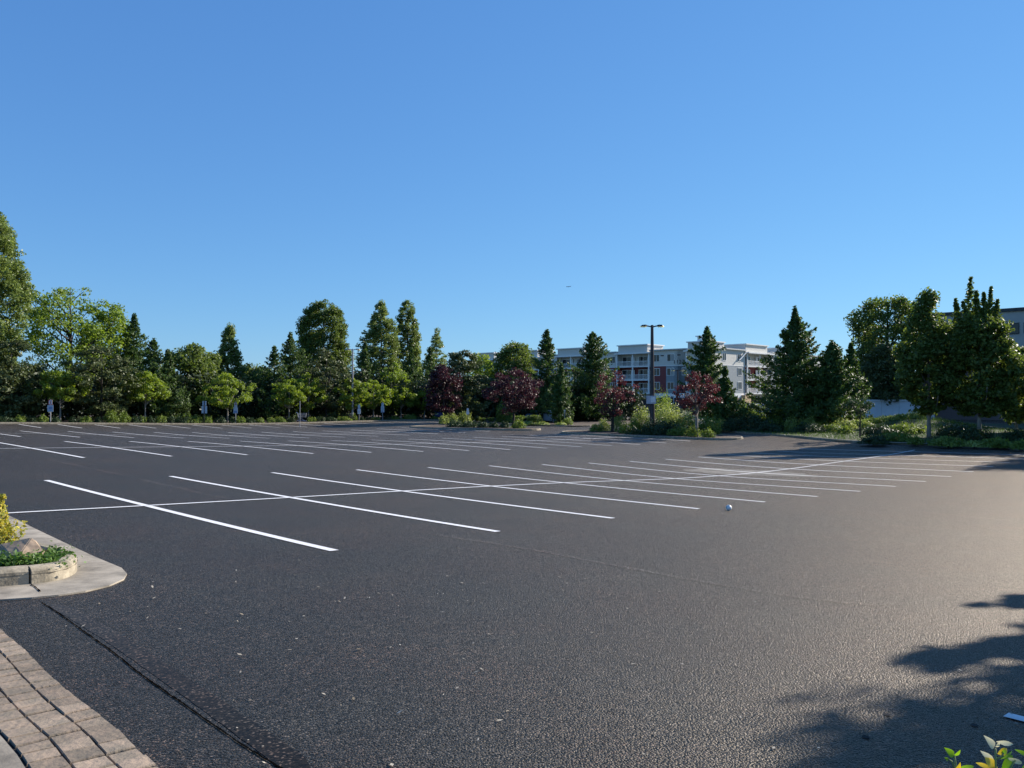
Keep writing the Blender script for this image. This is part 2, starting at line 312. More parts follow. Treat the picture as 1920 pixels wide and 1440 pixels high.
# ------------------------------------------------------------------ ground + lot
def gridsheet(name, xs, ys, zf, mat, parent=None):
    X, Y = np.meshgrid(xs, ys); Z = zf(X, Y); nx, ny = len(xs), len(ys)
    v = np.c_[X.ravel(), Y.ravel(), Z.ravel()]
    i = np.arange(nx * ny).reshape(ny, nx); q = np.stack([i[:-1, :-1], i[:-1, 1:], i[1:, 1:], i[1:, :-1]], -1).reshape(-1, 4)
    me = bpy.data.meshes.new(name); me.vertices.add(len(v)); me.vertices.foreach_set('co', v.reshape(-1).astype(np.float32))
    me.loops.add(q.size); me.loops.foreach_set('vertex_index', q.reshape(-1).astype(np.int32))
    me.polygons.add(len(q)); me.polygons.foreach_set('loop_start', np.arange(0, q.size, 4, dtype=np.int32))
    me.polygons.foreach_set('use_smooth', np.ones(len(q), bool)); me.update(calc_edges=True)
    return link(name, me, mat, parent)
def spread(a, b, lim, k=1.35, st=6):
    out = list(np.arange(a, b + .01, 4.0)); s = st; x = out[-1]
    while x < lim: x += s; s *= k; out.append(x)
    s = st; x = out[0]; pre = []
    while x > -lim: x -= s; s *= k; pre.append(x)
    return np.array(pre[::-1] + out)
ground_o = gridsheet('ground', spread(-120, 120, 4000), spread(-40, 160, 4000), lambda x, y: terr(x, y) - .07, M_ground)
tag(ground_o, kind='structure')
lot = gridsheet('parking_lot', np.arange(-75, 62, .6), np.arange(-14, 118, .6), terr, M_asph)
tag(lot, kind='structure')
def resample(pts, step):
    out = []
    for (a, b) in zip(pts[:-1], pts[1:]):
        a = np.array(a, float); b = np.array(b, float); k = max(1, int(math.ceil(np.linalg.norm(b - a) / step)))
        out += [a + (b - a) * i / k for i in range(k)]
    out.append(np.array(pts[-1], float)); return np.array(out)
def smoothline(pts, n=1):
    p = np.array(pts, float)
    for _ in range(n):
        q = [p[0]]
        for a, b in zip(p[:-1], p[1:]): q += [a * .75 + b * .25, a * .25 + b * .75]
        q.append(p[-1]); p = np.array(q)
    return p
def ribbon(name, pts, w, off, mat, parent=None, step=.5, wob=0.0, seed=1, taper=False):
    p = resample(pts, step); r = np.random.default_rng(seed); d = np.gradient(p, axis=0); d /= np.linalg.norm(d, axis=1)[:, None]
    nn = np.c_[-d[:, 1], d[:, 0]]; k = len(p); wl = w / 2 * (1 + wob * r.normal(size=k)); wr = w / 2 * (1 + wob * r.normal(size=k))
    if taper: e = np.minimum(1, np.minimum(np.arange(k), np.arange(k)[::-1]) / 3 + .1); wl = wl * e; wr = wr * e
    if wob: p = p + nn * (r.normal(size=k) * w * wob * .4)[:, None]
    A = p + nn * wl[:, None]; B = p - nn * wr[:, None]
    za = terr(A[:, 0], A[:, 1]) + off; zb = terr(B[:, 0], B[:, 1]) + off
    mb = MB(); mb.add([(a[0], a[1], z) for a, z in zip(A, za)] + [(b[0], b[1], z) for b, z in zip(B, zb)],
                      [(k + i, k + i + 1, i + 1, i) for i in range(k - 1)])
    return mb.build(name, mat, parent)
def drape(name, poly, zf, mat, parent=None, step=.8, kind=None, skirt=None):
    ring = resample(list(poly) + [poly[0]], step)[:-1]; k = len(ring)
    x0, y0 = ring.min(0); x1, y1 = ring.max(0); G = [(x, y) for x in np.arange(x0 + step / 2, x1, step) for y in np.arange(y0 + step / 2, y1, step)]
    vs = [Vector(p) for p in ring] + [Vector(p) for p in G]
    res = delaunay_2d_cdt(vs, [(i, (i + 1) % k) for i in range(k)], [list(range(k))], 1, 1e-5)
    P = np.array([(v[0], v[1]) for v in res[0]]); Z = zf(P[:, 0], P[:, 1])
    V = [(p[0], p[1], z) for p, z in zip(P, Z)]; Fs = [tuple(f) for f in res[2]]
    mb = MB(); mb.add(V, Fs)
    if skirt:
        zt = zf(ring[:, 0], ring[:, 1]); v = [(p[0], p[1], z) for p, z in zip(ring, zt)] + [(p[0], p[1], z - skirt) for p, z in zip(ring, zt)]
        mb.add(v, [(i, (i + 1) % k, k + (i + 1) % k, k + i) for i in range(k)])
    o = mb.build(name, mat, parent, smooth=not skirt)
    if kind: tag(o, kind=kind)
    return o
LINE = .007
def stripe(n, t0, t1, w=.125): ribbon('stall_stripe', [grid(n, t0), grid(n, t1)], w, LINE, M_paint, lot, .8)
L1 = 11.571; T2 = -7.332; PH2 = 2.996; T3 = -25.664; PH3 = 5.643; T4 = -44.96; PH4 = 11.57
for i in range(0, 15): stripe(SW * i, 0, L1)
for i in range(-3, 14): stripe(SW * i + PH2, T2 - L1, T2)
for i in range(-6, 13): stripe(SW * i + PH3, T3 - L1, T3)
for i in range(-9, 15): stripe(SW * i + PH4, T4 - 5.9, T4)
def cl(n0, n1, t, name='centre_stripe'): ribbon(name, [grid(n0, t), grid(n1, t)], .10, LINE + .003, M_paint, lot, .8)
cl(-4.2, SW * 14 + 1.2, L1 / 2)
cl(SW * -3 + PH2, SW * 13 + PH2, T2 - L1 / 2)
cl(SW * -6 + PH3, SW * 12 + PH3, T3 - L1 / 2)
def gp(pts): return [ground(*p) for p in pts]
for i, (pts, w, mat, wob) in enumerate([
    ([(800, 1000), (1000, 1030), (1230, 1075), (1400, 1105), (1530, 1125), (1660, 1136)], .10, M_seamL, .12),
    ([(80, 860), (213, 887), (300, 907), (433, 937)], .14, M_seamL, .3),
    ([(1527, 968), (1620, 980), (1740, 992)], .10, M_seamL, .3),
    ([(1700, 958), (1800, 967), (1935, 980)], .12, M_seamL, .3),
    ([(1440, 949), (1530, 933), (1640, 914)], .035, M_seamL, .3),
    ([(75, 1128), (110, 1150), (165, 1190), (215, 1225), (250, 1255), (300, 1290), (350, 1325), (400, 1360), (450, 1395), (495, 1423), (560, 1460)], .010, M_seamD, .3),
]):
    ribbon('pavement_crack' if mat is M_seamD else 'pavement_seam', smoothline(gp(pts), 2), w, .0025 if mat is M_seamL else .0045, mat, lot, .045 if mat is M_seamD else .3, wob, i + 3, True)
ribbon('rolled_joint_strip', smoothline(gp([(100, 1133), (140, 1152), (200, 1188), (262, 1228), (318, 1268), (378, 1308), (440, 1352), (500, 1395), (575, 1450)]), 2), .13, .002, M_smooth, lot, .1, .03, 12, True)
# dried silt in the low spot of the lot
sc = np.array(ground(1392, 886)); r_ = np.random.default_rng(3)
ang = np.linspace(0, 2 * math.pi, 40, endpoint=False)
sp = [tuple(sc + (D * math.cos(a) * 2.3 * (1 + .2 * math.sin(3 * a + 1) + .08 * r_.normal()) + N * math.sin(a) * 1.5 * (1 + .25 * math.sin(2 * a) + .08 * r_.normal()))) for a in ang]
drape('silt_patch', sp, lambda x, y: terr(x, y) + .0035, M_silt, lot, .4)
# small plugs / drill marks in the near asphalt
for (px, py) in ((1623, 1383), (1827, 1361), (1663, 1341)):
    gx, gy = ground(px, py); mb = MB(); z = tz(gx, gy) + .004
    mb.add([(gx + .018 * math.cos(a), gy + .018 * math.sin(a), z) for a in np.linspace(0, 6.283, 14, endpoint=False)], [tuple(range(14))])
    mb.build('drill_mark', M_mark, lot)
# white paint end at the lower right
a_ = ground(1886, 1342); b_ = ground(1965, 1362)
ribbon('stall_stripe', [a_, b_], .085, LINE, simple('shade_paint', (.66, .66, .66), .6, var=.1), lot, .1)
# ------------------------------------------------------------------ beds and kerbs
def kerbline(name, pts, w, h, mat, parent, base=terr, step=.4, closed=False, inset=.02, rnd=.02):
    """kerb whose outer foot follows pts; inside is to the left of the direction of travel"""
    p = resample(list(pts) + ([pts[0]] if closed else []), step)
    if closed: p = p[:-1]
    k = len(p); d = (np.roll(p, -1, 0) - np.roll(p, 1, 0)) if closed else np.gradient(p, axis=0)
    d /= np.linalg.norm(d, axis=1)[:, None]; nn = np.c_[-d[:, 1], d[:, 0]]
    sec = [(0, -.05), (0.004, h * .75), (inset, h - .012), (inset + rnd, h), (w - rnd, h), (w, h - .02), (w, -.05)]
    V = []
    for (o, z) in sec:
        q = p + nn * o; zz = base(p[:, 0], p[:, 1]) + z; V += [(a[0], a[1], b) for a, b in zip(q, zz)]
    f = []; m = k if closed else k - 1
    for s in range(len(sec) - 1):
        for i in range(m):
            j = (i + 1) % k; f.append((s * k + i, s * k + j, (s + 1) * k + j, (s + 1) * k + i))
    if not closed: f += [tuple(s * k for s in range(len(sec))), tuple(s * k + k - 1 for s in reversed(range(len(sec))))]
    mb = MB(); mb.add(V, f); return mb.build(name, mat, parent)
def bed(pts_nt, curb_pts=None, closed=True):
    pw = smoothline([grid(*q) for q in pts_nt] + [grid(*pts_nt[0])], 2)[:-1]
    pw = [tuple(q) for q in pw]
    a = sum(p[0] * q[1] - q[0] * p[1] for p, q in zip(pw, pw[1:] + pw[:1]))
    if a < 0: pw = pw[::-1]
    o = drape('planting_bed', pw, lambda x, y: terr(x, y) + .11 + mound(x, y), M_mulch, None, 1.0, 'structure')
    kerbline('kerb', pw, .15, .14, M_conc, o, closed=True)
    return o
bed([(39.6, -19), (39.6, -13.2), (39.9, -9.7), (40.2, -7.2), (41, -5.8), (43, -5.6), (44.6, -8), (45.5, -17), (44.5, -20), (41, -20.3)])
bed([(39.2, -37), (38.4, -33), (39.6, -28), (41, -24.3), (43.2, -24), (45, -27), (45, -36.5), (42, -38)])
fb = [grid(-60, -51.6), grid(20, -51.6), grid(46, -51.6), grid(50.5, -51.3), grid(52.5, -49), grid(53, -45), grid(51.5, -38), grid(51.2, -31), grid(52.3, -28.3), grid(58, -28), grid(78, -29), grid(80, -60), grid(70, -95), grid(-60, -95)]
fbd = drape('planting_bed', fb, lambda x, y: terr(x, y) + .11 + mound(x, y), M_mulch, None, 1.6, 'structure')
kerbline('kerb', [tuple(q) for q in smoothline([fb[i] for i in range(0, 11)], 2)], .15, .14, M_conc, fbd)
b4 = [grid(75, -17), grid(56, -15.5), grid(51.2, -14), grid(50, -10.8), grid(47.5, -6), grid(45, -2.6), grid(43.1, .4), grid(42.6, 3), grid(42.6, 45), grid(80, 45)]
b4d = drape('planting_bed', b4, lambda x, y: terr(x, y) + .11 + mound(x, y), M_bank, None, 1.0, 'structure')
kerbline('kerb', [tuple(q) for q in smoothline([b4[i] for i in range(0, 9)], 2)], .15, .14, M_conc, b4d)
# ------------------------------------------------------------------ near island at the left
def gpo(pts): return [ground(*p) for p in pts]
ap = gpo([(-170, 1150), (-60, 1134), (0, 1127), (60, 1123), (110, 1118), (160, 1111), (205, 1100), (232, 1088), (238, 1078), (228, 1067), (180, 1047), (118, 1018), (60, 990), (25, 972), (-60, 935), (-220, 880)]) + [(-9.5, 9.5), (-8.5, 4.2)]
apo = drape('concrete_apron', ap, lambda x, y: terr(x, y) + .014, M_apron, None, .25, 'structure', skirt=.03)
ko = gpo([(-150, 1113), (-60, 1106), (0, 1103), (54, 1098)]); k2 = gpo([(59.5, 1098), (100, 1093), (128, 1086), (143, 1077), (146, 1069), (136, 1059), (110, 1050), (70, 1041), (15, 1031), (-60, 1016), (-200, 985)])
isl = ko + k2 + [(-8.2, 5.2)]
islo = drape('island_soil', isl, lambda x, y: terr(x, y) + .10, M_mulch, None, .4, 'structure')
kerbline('kerb', [tuple(q) for q in ko], .16, .15, M_conc, islo, step=.1, base=lambda x, y: terr(x, y) + .012, inset=.03, rnd=.03)
kerbline('kerb', [tuple(q) for q in smoothline(k2, 2)], .16, .15, M_conc, islo, step=.1, base=lambda x, y: terr(x, y) + .012, inset=.03, rnd=.03)
ribbon('apron_joint', gpo([(58, 1099), (66, 1104), (76, 1113)]), .012, .019, M_seamD, apo, .04, .3, 5)
# rock
import bmesh
def wp(px, py, Y): return Vector((xpx(px, Y), Y, zpx(Y, py)))
rp_ = [wp(61, 1008, 7.7), wp(71, 1015, 7.85), wp(86, 1034, 7.6), wp(86, 1072, 7.5), wp(34, 1070, 7.35), wp(31, 1050, 7.38), wp(2, 1020, 7.65), wp(-55, 1034, 7.7), wp(-75, 1070, 7.5), wp(-30, 1074, 7.35), wp(84, 1070, 8.1), wp(-60, 1060, 8.1), wp(20, 1022, 8.0)]
bm = bmesh.new()
for q in rp_: bm.verts.new(q)
bmesh.ops.convex_hull(bm, input=bm.verts[:]); bmesh.ops.triangulate(bm, faces=bm.faces[:])
bmesh.ops.bevel(bm, geom=bm.edges[:], offset=.008, segments=2, affect='EDGES'); bmesh.ops.subdivide_edges(bm, edges=bm.edges[:], cuts=2, use_grid_fill=True)
bmesh.ops.triangulate(bm, faces=bm.faces[:])
from mathutils import noise as _nz
for v in bm.verts: v.co += Vector((1, -.6, .8)) * .014 * _nz.noise(v.co * 9) + Vector((-.5, 1, .6)) * .006 * _nz.noise(v.co * 31)
me = bpy.data.meshes.new('rock'); bm.to_mesh(me); bm.free()
rk = link('rock', me, M_rock)
tag(rk, 'angular tan rock half sunk in ground cover on the near left island', 'rock')
# groundcover on the island (uncountable)
r_ = np.random.default_rng(11); GC = []
for (px, py, n, s) in ((-60, 1082, 600, .3), (-10, 1082, 900, .25), (25, 1083, 900, .16), (48, 1083, 700, .13), (70, 1079, 600, .12), (92, 1073, 480, .1), (105, 1068, 260, .07), (-30, 1074, 600, .2), (10, 1073, 500, .14), (112, 1068, 260, .07), (-40, 1058, 400, .15)):
    x, y = ground(px, py); z = tz(x, y) + .10; GC.append(np.c_[x + r_.normal(size=n) * s, y + r_.normal(size=n) * s * .35, z + np.abs(r_.normal(size=n)) * .05])
GC = np.vstack(GC); g_o = link('ground_cover', quadmesh('ground_cover', leaves(GC, .019, flat=.9, r=r_)), LF_GC)
tag(g_o, kind='stuff')
# golden variegated shrub
def bushclump(name, cx, cy, z0, clumps, n, lsz, mat, label, seed, cat='shrub', group=None):
    r = np.random.default_rng(seed); P = []; O_ = []
    for (dx, dy, dz, s) in clumps:
        g = r.normal(size=(n, 3)); g /= np.linalg.norm(g, axis=1)[:, None]; P.append(np.array([dx, dy, dz]) + g * s * (r.uniform(.3, 1, n) ** .45)[:, None]); O_.append(g)
    P = np.vstack(P); P[:, 2] = np.maximum(P[:, 2], .02)
    root = empty(name, (cx, cy, z0), label, cat, group)
    link('foliage', quadmesh('foliage', leaves(P, lsz, out=np.vstack(O_) * .8, flat=.6, r=r)), mat, root)
    mb = MB()
    for (dx, dy, dz, s) in clumps: mb.tube([(dx * .1, dy * .1, -.1), (dx * .6, dy * .6, dz * .5), (dx, dy, dz)], [.014, .01, .004], 5)
    mb.build('stem', BARKM, root); return root
gx, gy = ground(-30, 1052)
rc = np.random.default_rng(21); cl_ = []
for i in range(46):
    a = rc.uniform(0, 6.28); q = rc.uniform(0, 1) ** .5; h = rc.uniform(.10, .42)
    cl_.append((math.cos(a) * q * .34 * (1.25 - h * .8), math.sin(a) * q * .34, h, rc.uniform(.06, .12)))
cl_ += [(.2, -.05, .48, .05), (.22, -.05, .57, .03), (.0, 0, .54, .07), (-.1, 0, .62, .05), (.1, .05, .52, .05)]
bushclump('variegated_shrub', gx, gy, tz(gx, gy) + .1, cl_, 75, .02, LF_GOLD, 'golden yellow variegated shrub behind the tan rock on the near left island', 22)
# ------------------------------------------------------------------ brick border + walk
ed = np.array(gpo([(0, 1188), (36, 1218), (60, 1241), (90, 1272), (135, 1313), (170, 1341), (217, 1375), (247, 1407), (283, 1440)]))
dirA = ed[0] - ed[3]; dirA /= np.linalg.norm(dirA); dirB = ed[-1] - ed[-4]; dirB /= np.linalg.norm(dirB)
edge = smoothline(np.vstack([ed[0] + dirA * 3.2, ed[0] + dirA * 1.5, ed, ed[-1] + dirB * 1.2, ed[-1] + dirB * 3.0]), 2)
edge = resample(edge, .02); dd_ = np.gradient(edge, axis=0); dd_ /= np.linalg.norm(dd_, axis=1)[:, None]
inn = np.c_[dd_[:, 1], -dd_[:, 0]]
if inn[len(inn) // 2][0] > 0: inn = -inn
W1 = np.linalg.norm(np.array(ground(70, 1307)) - np.array(ground(105, 1288)))
def perp(pa):
    q = np.array(ground(*pa)); i = int(np.argmin(np.linalg.norm(edge - q, axis=1))); return np.linalg.norm(edge[i] - q)
w1 = perp((115, 1350)); w2 = perp((72, 1380)); w3 = perp((22, 1409))
print('brick offsets', w1, w2, w3)
cum = np.r_[0, np.cumsum(np.linalg.norm(np.diff(edge, axis=0), axis=1))]
def ep(s, o):
    i = min(len(edge) - 1, int(np.searchsorted(cum, s))); return edge[i] + inn[i] * o
pv = MB(); rb = np.random.default_rng(4); bands = [(0, w1), (w1, w2), (w2, w3)]
pit = .128; S = cum[-1]
for bi, (a, b) in enumerate(bands):
    s = .03 * bi
    while s < S - pit:
        L_ = pit * rb.uniform(.97, 1.03); g0, g1 = s + .006, s + L_ - .006; o0, o1 = a + .003, b - .003
        if bi == 0: o0 = a + rb.uniform(0, .004)
        q = [ep(g0, o0), ep(g1, o0), ep(g1, o1), ep(g0, o1)]; zc = rb.uniform(.034, .040); tl = rb.normal(size=2) * .0015
        cen = sum(q) / 4; z = [tz(p[0], p[1]) + zc + tl[k % 2] for k, p in enumerate(q)]
        ins = [p + (cen - p) / np.linalg.norm(cen - p) * .0045 for p in q]
        v = [(p[0], p[1], z_ - .05) for p, z_ in zip(q, z)] + [(p[0], p[1], z_ - .006) for p, z_ in zip(q, z)] + [(p[0], p[1], z_) for p, z_ in zip(ins, z)]
        pv.add(v, [(8, 9, 10, 11)] + [(k, (k + 1) % 4, 4 + (k + 1) % 4, 4 + k) for k in range(4)] + [(4 + k, 4 + (k + 1) % 4, 8 + (k + 1) % 4, 8 + k) for k in range(4)])
        s += L_
pvo = pv.build('brick_paving', M_brick); tag(pvo, kind='structure')
# per-brick tint
nt = M_brick.node_tree; pr = [n for n in nt.nodes if n.type == 'BSDF_PRINCIPLED'][0]; src = pr.inputs['Base Color'].links[0].from_socket
ge = nt.nodes.new('ShaderNodeNewGeometry'); hs = nt.nodes.new('ShaderNodeHueSaturation'); mr = nt.nodes.new('ShaderNodeMapRange')
mr.inputs[3].default_value = .72; mr.inputs[4].default_value = 1.2; nt.links.new(ge.outputs['Random Per Island'], mr.inputs[0]); nt.links.new(mr.outputs[0], hs.inputs['Value'])
nt.links.new(src, hs.inputs['Color']); nt.links.new(hs.outputs[0], pr.inputs['Base Color'])
jb = [tuple(edge[i]) for i in range(0, len(edge), 15)]; jin = [tuple(edge[i] + inn[i] * (w3 + .01)) for i in range(0, len(edge), 15)]
o = drape('paver_bedding', jb + jin[::-1], lambda x, y: terr(x, y) + .024, M_joint, pvo, .3)
sw = [tuple(edge[i] + inn[i] * (w3 + .012)) for i in range(0, len(edge), 15)]
sidew = drape('sidewalk', sw + [(sw[-1][0] - 4, sw[-1][1] - 1), (sw[0][0] - 4, sw[0][1] - 6)], lambda x, y: terr(x, y) + .036, M_apron, None, .4, 'structure')
# litter: leaf bits and grit on the near asphalt
r_ = np.random.default_rng(31); Lm = []
for (n, s, xr, yr) in ((110, .013, (-3.4, 1.2), (2.9, 8)), (260, .0065, (-3.4, 3.5), (2.9, 9)), (60, .010, (-2, 3.5), (2.9, 7))):
    x = r_.uniform(*xr, n); y = r_.uniform(*yr, n); z = terr(x, y) + .008; a = r_.uniform(0, 6.28, n); l = s * r_.uniform(.5, 1.8, n); w = l * r_.uniform(.15, .6, n)
    u = np.c_[np.cos(a) * l, np.sin(a) * l, r_.uniform(-.2, .5, n) * l]; v = np.c_[-np.sin(a) * w, np.cos(a) * w, np.zeros(n)]; c = np.c_[x, y, z + np.abs(u[:, 2])]
    Lm.append(np.stack([c + u, c + v, c - u, c - v], 1))
lit = link('leaf_litter', quadmesh('leaf_litter', np.vstack(Lm)), leafmat('dry_litter', (.22, .17, .10), (.62, .56, .44), .1)); tag(lit, kind='stuff')
# ------------------------------------------------------------------ ball
bx_, by_ = ground(1366.3, 957.5); mb = bmesh.new(); bmesh.ops.create_uvsphere(mb, u_segments=40, v_segments=24, radius=.056)
me = bpy.data.meshes.new('ball'); mb.to_mesh(me); mb.free(); me.polygons.foreach_set('use_smooth', [True] * len(me.polygons))
ballm, nt = new_mat('scuffed_ball'); p_ = nd(nt, 'ShaderNodeBsdfPrincipled', Roughness=.35); vo = nd(nt, 'ShaderNodeTexNoise', Scale=14.0, Detail=3.0); tc = nd(nt, 'ShaderNodeTexCoord')
rp = nd(nt, 'ShaderNodeValToRGB'); rp.color_ramp.elements[0].position = .42; rp.color_ramp.elements[0].color = (.28, .42, .42, 1); rp.color_ramp.elements[1].position = .5; rp.color_ramp.elements[1].color = (.82, .84, .84, 1)
o_ = nd(nt, 'ShaderNodeOutputMaterial'); nt.links.new(tc.outputs['Object'], vo.inputs['Vector']); nt.links.new(vo.outputs['Fac'], rp.inputs[0]); nt.links.new(rp.outputs[0], p_.inputs['Base Color']); nt.links.new(p_.outputs[0], o_.inputs[0])
bo = link('ball', me, ballm, None, (bx_, by_, tz(bx_, by_) + .055)); tag(bo, 'small white and pale teal ball lying on the open asphalt', 'ball')
# ------------------------------------------------------------------ trees (px = picture column used to look up the spot)
def spot(px, Y=None, t=None):
    if t is not None: return onrow(px, t)
    return xpx(px, Y), Y
def prof_px(pts, x, y, z0, H):    # pts: (picture row, half width in photo pixels) -> crown profile in metres
    return sorted([((zpx(y, a) - z0) / H, w * y / F) for a, w in pts])
def BL(name, px, top, pts, lm, bk, label, Y=None, t=None, cat='tree', group=None, **k):
    x, y = spot(px, Y, t); z0 = bz(x, y); H = zpx(y, top) - z0
    return broadleaf(name, x, y, z0, H, prof_px(pts, x, y, z0, H), lm, bk, label, cat, group, **k)
def CF(px, top, hw, lm, label, Y=None, t=None, name='conifer_tree', cat='conifer', group=None, **k):
    x, y = spot(px, Y, t); z0 = bz(x, y); H = zpx(y, top) - z0
    return conifer(name, x, y, z0, H, hw * y / F, lm, BK_D, label, cat, group, **k)
GM = 'small round maples along the far kerb'
for (px, top, pts, lab, sd, lean, tl) in [
    (113, 696, [(752, 10), (742, 40), (725, 46), (708, 38), (698, 18)], 'round headed small maple directly right of the red topped sign, leftmost of its row', 1, 0, 0),
    (272, 700, [(755, 10), (745, 34), (728, 38), (712, 32), (701, 14)], 'small light green maple in front of dark cedars, left of the sign seen from behind', 2, .01, 0),
    (427, 704, [(762, 10), (752, 42), (735, 46), (718, 36), (705, 14)], 'wide dome shaped small maple between the back facing sign and the grey front facing sign', 3, 0, 0),
    (542, 712, [(762, 8), (752, 30), (738, 36), (724, 28), (713, 10)], 'small maple with pale straight trunk just left of the shopping cart', 4, 0, 0),
    (578, 702, [(768, 8), (754, 26), (738, 30), (720, 26), (704, 10)], 'small bright maple with ragged top leaning right above the shopping cart', 5, .02, 0),
    (660, 714, [(768, 8), (755, 28), (740, 34), (726, 28), (714, 12)], 'small maple spreading in front of the tall grey lamp post', 6, 0, 0),
    (700, 712, [(766, 8), (754, 30), (742, 34), (728, 26), (714, 8)], 'small maple between the white sign and the blue grey sign', 7, .01, 0),
    (752, 727, [(764, 6), (756, 24), (745, 28), (735, 22), (728, 10)], 'smallest flat topped maple with a thin white trunk right of the blue grey sign', 8, 0, 0),
    (795, 730, [(764, 5), (756, 20), (746, 22), (738, 18), (731, 8)], 'thin small maple with pale leaning trunk beside the purple plum', 9, .09, 0)]:
    BL('maple_tree', px, top, pts, LF_MAPLE, BK_L, lab, t=-54.2 - (sd % 3) * .5, group=GM, seed=100 + sd, nclump=70, lpc=95, csz=.40, lsz=.105, trunk_r=.085, lean=lean, inner=.3, lump=.3, nlimb=12)
# copper plums
BL('plum_tree', 832, 683, [(775, 14), (755, 34), (730, 32), (705, 24), (684, 8)], LF_PLUMD, BK_D, 'dark purple plum rising behind the flowering shrubs between thin maple and pine', Y=79, group='purple leaved plums', seed=41, nclump=90, lpc=65, csz=.5, lsz=.11)
BL('plum_tree', 962, 692, [(772, 12), (752, 40), (735, 54), (715, 46), (700, 26), (693, 8)], LF_PLUMD, BK_D, 'broad wine red plum with dark trunk on the small island left of centre', Y=68.3, group='purple leaved plums', seed=42, nclump=115, lpc=60, csz=.46, lsz=.1, lean=.05, lump=.45)
BL('plum_tree', 1148, 699, [(778, 18), (755, 36), (735, 42), (718, 34), (701, 10)], LF_PLUM, BK_D, 'open branched purple plum left of the tall lamp post on the middle island', Y=60, group='purple leaved plums', seed=43, nclump=56, lpc=42, csz=.34, lsz=.085, lean=.03, inner=.2, lump=.6, nlimb=20)
BL('plum_tree', 1306, 697, [(778, 10), (762, 26), (745, 38), (730, 38), (715, 28), (699, 6)], LF_PLUM, BK_L, 'rounded reddish plum right of the tall lamp post on the middle island', Y=53, group='purple leaved plums', seed=44, nclump=70, lpc=52, csz=.34, lump=.5, nlimb=20, lsz=.075, lean=-.02)
BL('young_tree', 1612, 742, [(777, 6), (768, 26), (757, 32), (746, 14)], LF_SHRD, BK_D, 'little sparse dark tree with a slim trunk in front of the white shed', Y=50, seed=45, nclump=26, lpc=24, csz=.3, lsz=.08, trunk_r=.06, lean=.02)  # dark leaf colour stands in for the shade over this crown
# left background
BL('cottonwood_tree', -42, 398, [(790, 30), (700, 56), (640, 68), (590, 84), (540, 86), (480, 72), (430, 64), (400, 40)], LF_POP, BK_P, 'very tall silvery green cottonwood cut by the left edge of the photo', t=-60, seed=51, nclump=846, lpc=85, csz=0.58, lsz=.115, trunk_r=.35, nlimb=22, inner=.45, lump=.18, stretchy=.8)
BL('pine_tree', 22, 636, [(785, 40), (750, 56), (700, 50), (660, 34), (640, 14)], LF_PINE, BK_D, 'dark bushy pine below the tall cottonwood at the left edge', t=-56.5, seed=52, nclump=150, lpc=80, csz=.62, lsz=.13, flat=.5)
BL('spreading_tree', 130, 543, [(740, 20), (700, 55), (665, 66), (630, 70), (595, 70), (568, 66), (552, 52), (545, 24)], LF_YG, BK_D, 'large airy yellow green tree with bare limbs showing, above the leftmost maple', t=-66, seed=53, nclump=202, lpc=57, csz=.85, lsz=.15, trunk_r=.3, nlimb=44, inner=.5, lump=.3)
BL('spreading_tree', 206, 566, [(740, 20), (700, 44), (660, 48), (625, 42), (595, 26), (570, 8)], LF_YG, BK_D, 'yellow green tree with a pointed top against the right side of the large airy tree', t=-68, seed=54, nclump=176, lpc=66, csz=.75, lsz=.15, trunk_r=.22, nlimb=24)
BL('pine_tree', 190, 648, [(778, 20), (758, 56), (725, 64), (690, 58), (665, 36), (650, 10)], LF_PINE, BK_D, 'wide olive brown pine with a bent trunk between the two leftmost maples', t=-55.5, seed=55, nclump=150, lpc=78, csz=.6, lsz=.12, flat=.42)
CF(250, 588, 58, LF_CONL, 'mid green cedar with a sunlit right flank behind the wide olive pine', t=-66, seed=56, nb=230, lpb=64)
CF(288, 634, 50, LF_CON, 'dark cedar with twin tips just above the second maple', t=-60, seed=57, nb=190, lpb=60)
CF(314, 655, 34, LF_CON, 'shorter dark cedar right of the twin tipped one', t=-59, seed=58, nb=170, lpb=60)
BL('leafy_tree', 352, 648, [(785, 36), (740, 46), (700, 48), (675, 42), (655, 22)], LF_DEC, BK_D, 'rounded green tree behind the sign seen from behind', t=-62, seed=59, nclump=210, lpc=77, csz=.75, lsz=.15)
BL('poplar_tree', 424, 614, [(780, 26), (720, 30), (680, 24), (650, 14), (630, 8), (617, 3)], LF_POP, BK_P, 'slim silver green poplar rising alone above the wide dome maple', t=-70, seed=60, nclump=405, lpc=90, csz=0.48, lsz=.115, trunk_r=.22, lean=.035, upc=.4)
BL('leafy_tree', 392, 664, [(785, 24), (730, 30), (700, 28), (668, 10)], LF_DEC, BK_D, 'low round green tree filling between rounded tree and slim poplar', t=-64, seed=61, nclump=125, lpc=77, csz=.7, lsz=.15)
BL('leafy_tree', 474, 676, [(785, 30), (730, 34), (700, 30), (680, 14)], LF_DEC, BK_D, 'low leafy tree at the lowest dip of the left treeline', t=-72, seed=62, nclump=165, lpc=76, csz=.8, lsz=.16)
CF(514, 648, 46, LF_CON, 'black green cedar just right of the lowest dip in the treeline', t=-60, seed=63, nb=200, lpb=60)
CF(544, 622, 56, LF_CON, 'taller black green cedar against the domed oak', t=-62, seed=64, nb=220, lpb=64)
BL('domed_tree', 606, 568, [(780, 44), (730, 50), (680, 52), (640, 48), (605, 44), (582, 32), (570, 16)], LF_DEC, BK_D, 'tall domed broad oak like tree left of the grey lamp post', t=-66, seed=65, nclump=891, lpc=90, csz=0.56, lsz=.115, trunk_r=.3, inner=.45, lump=.12, stretchy=.8)
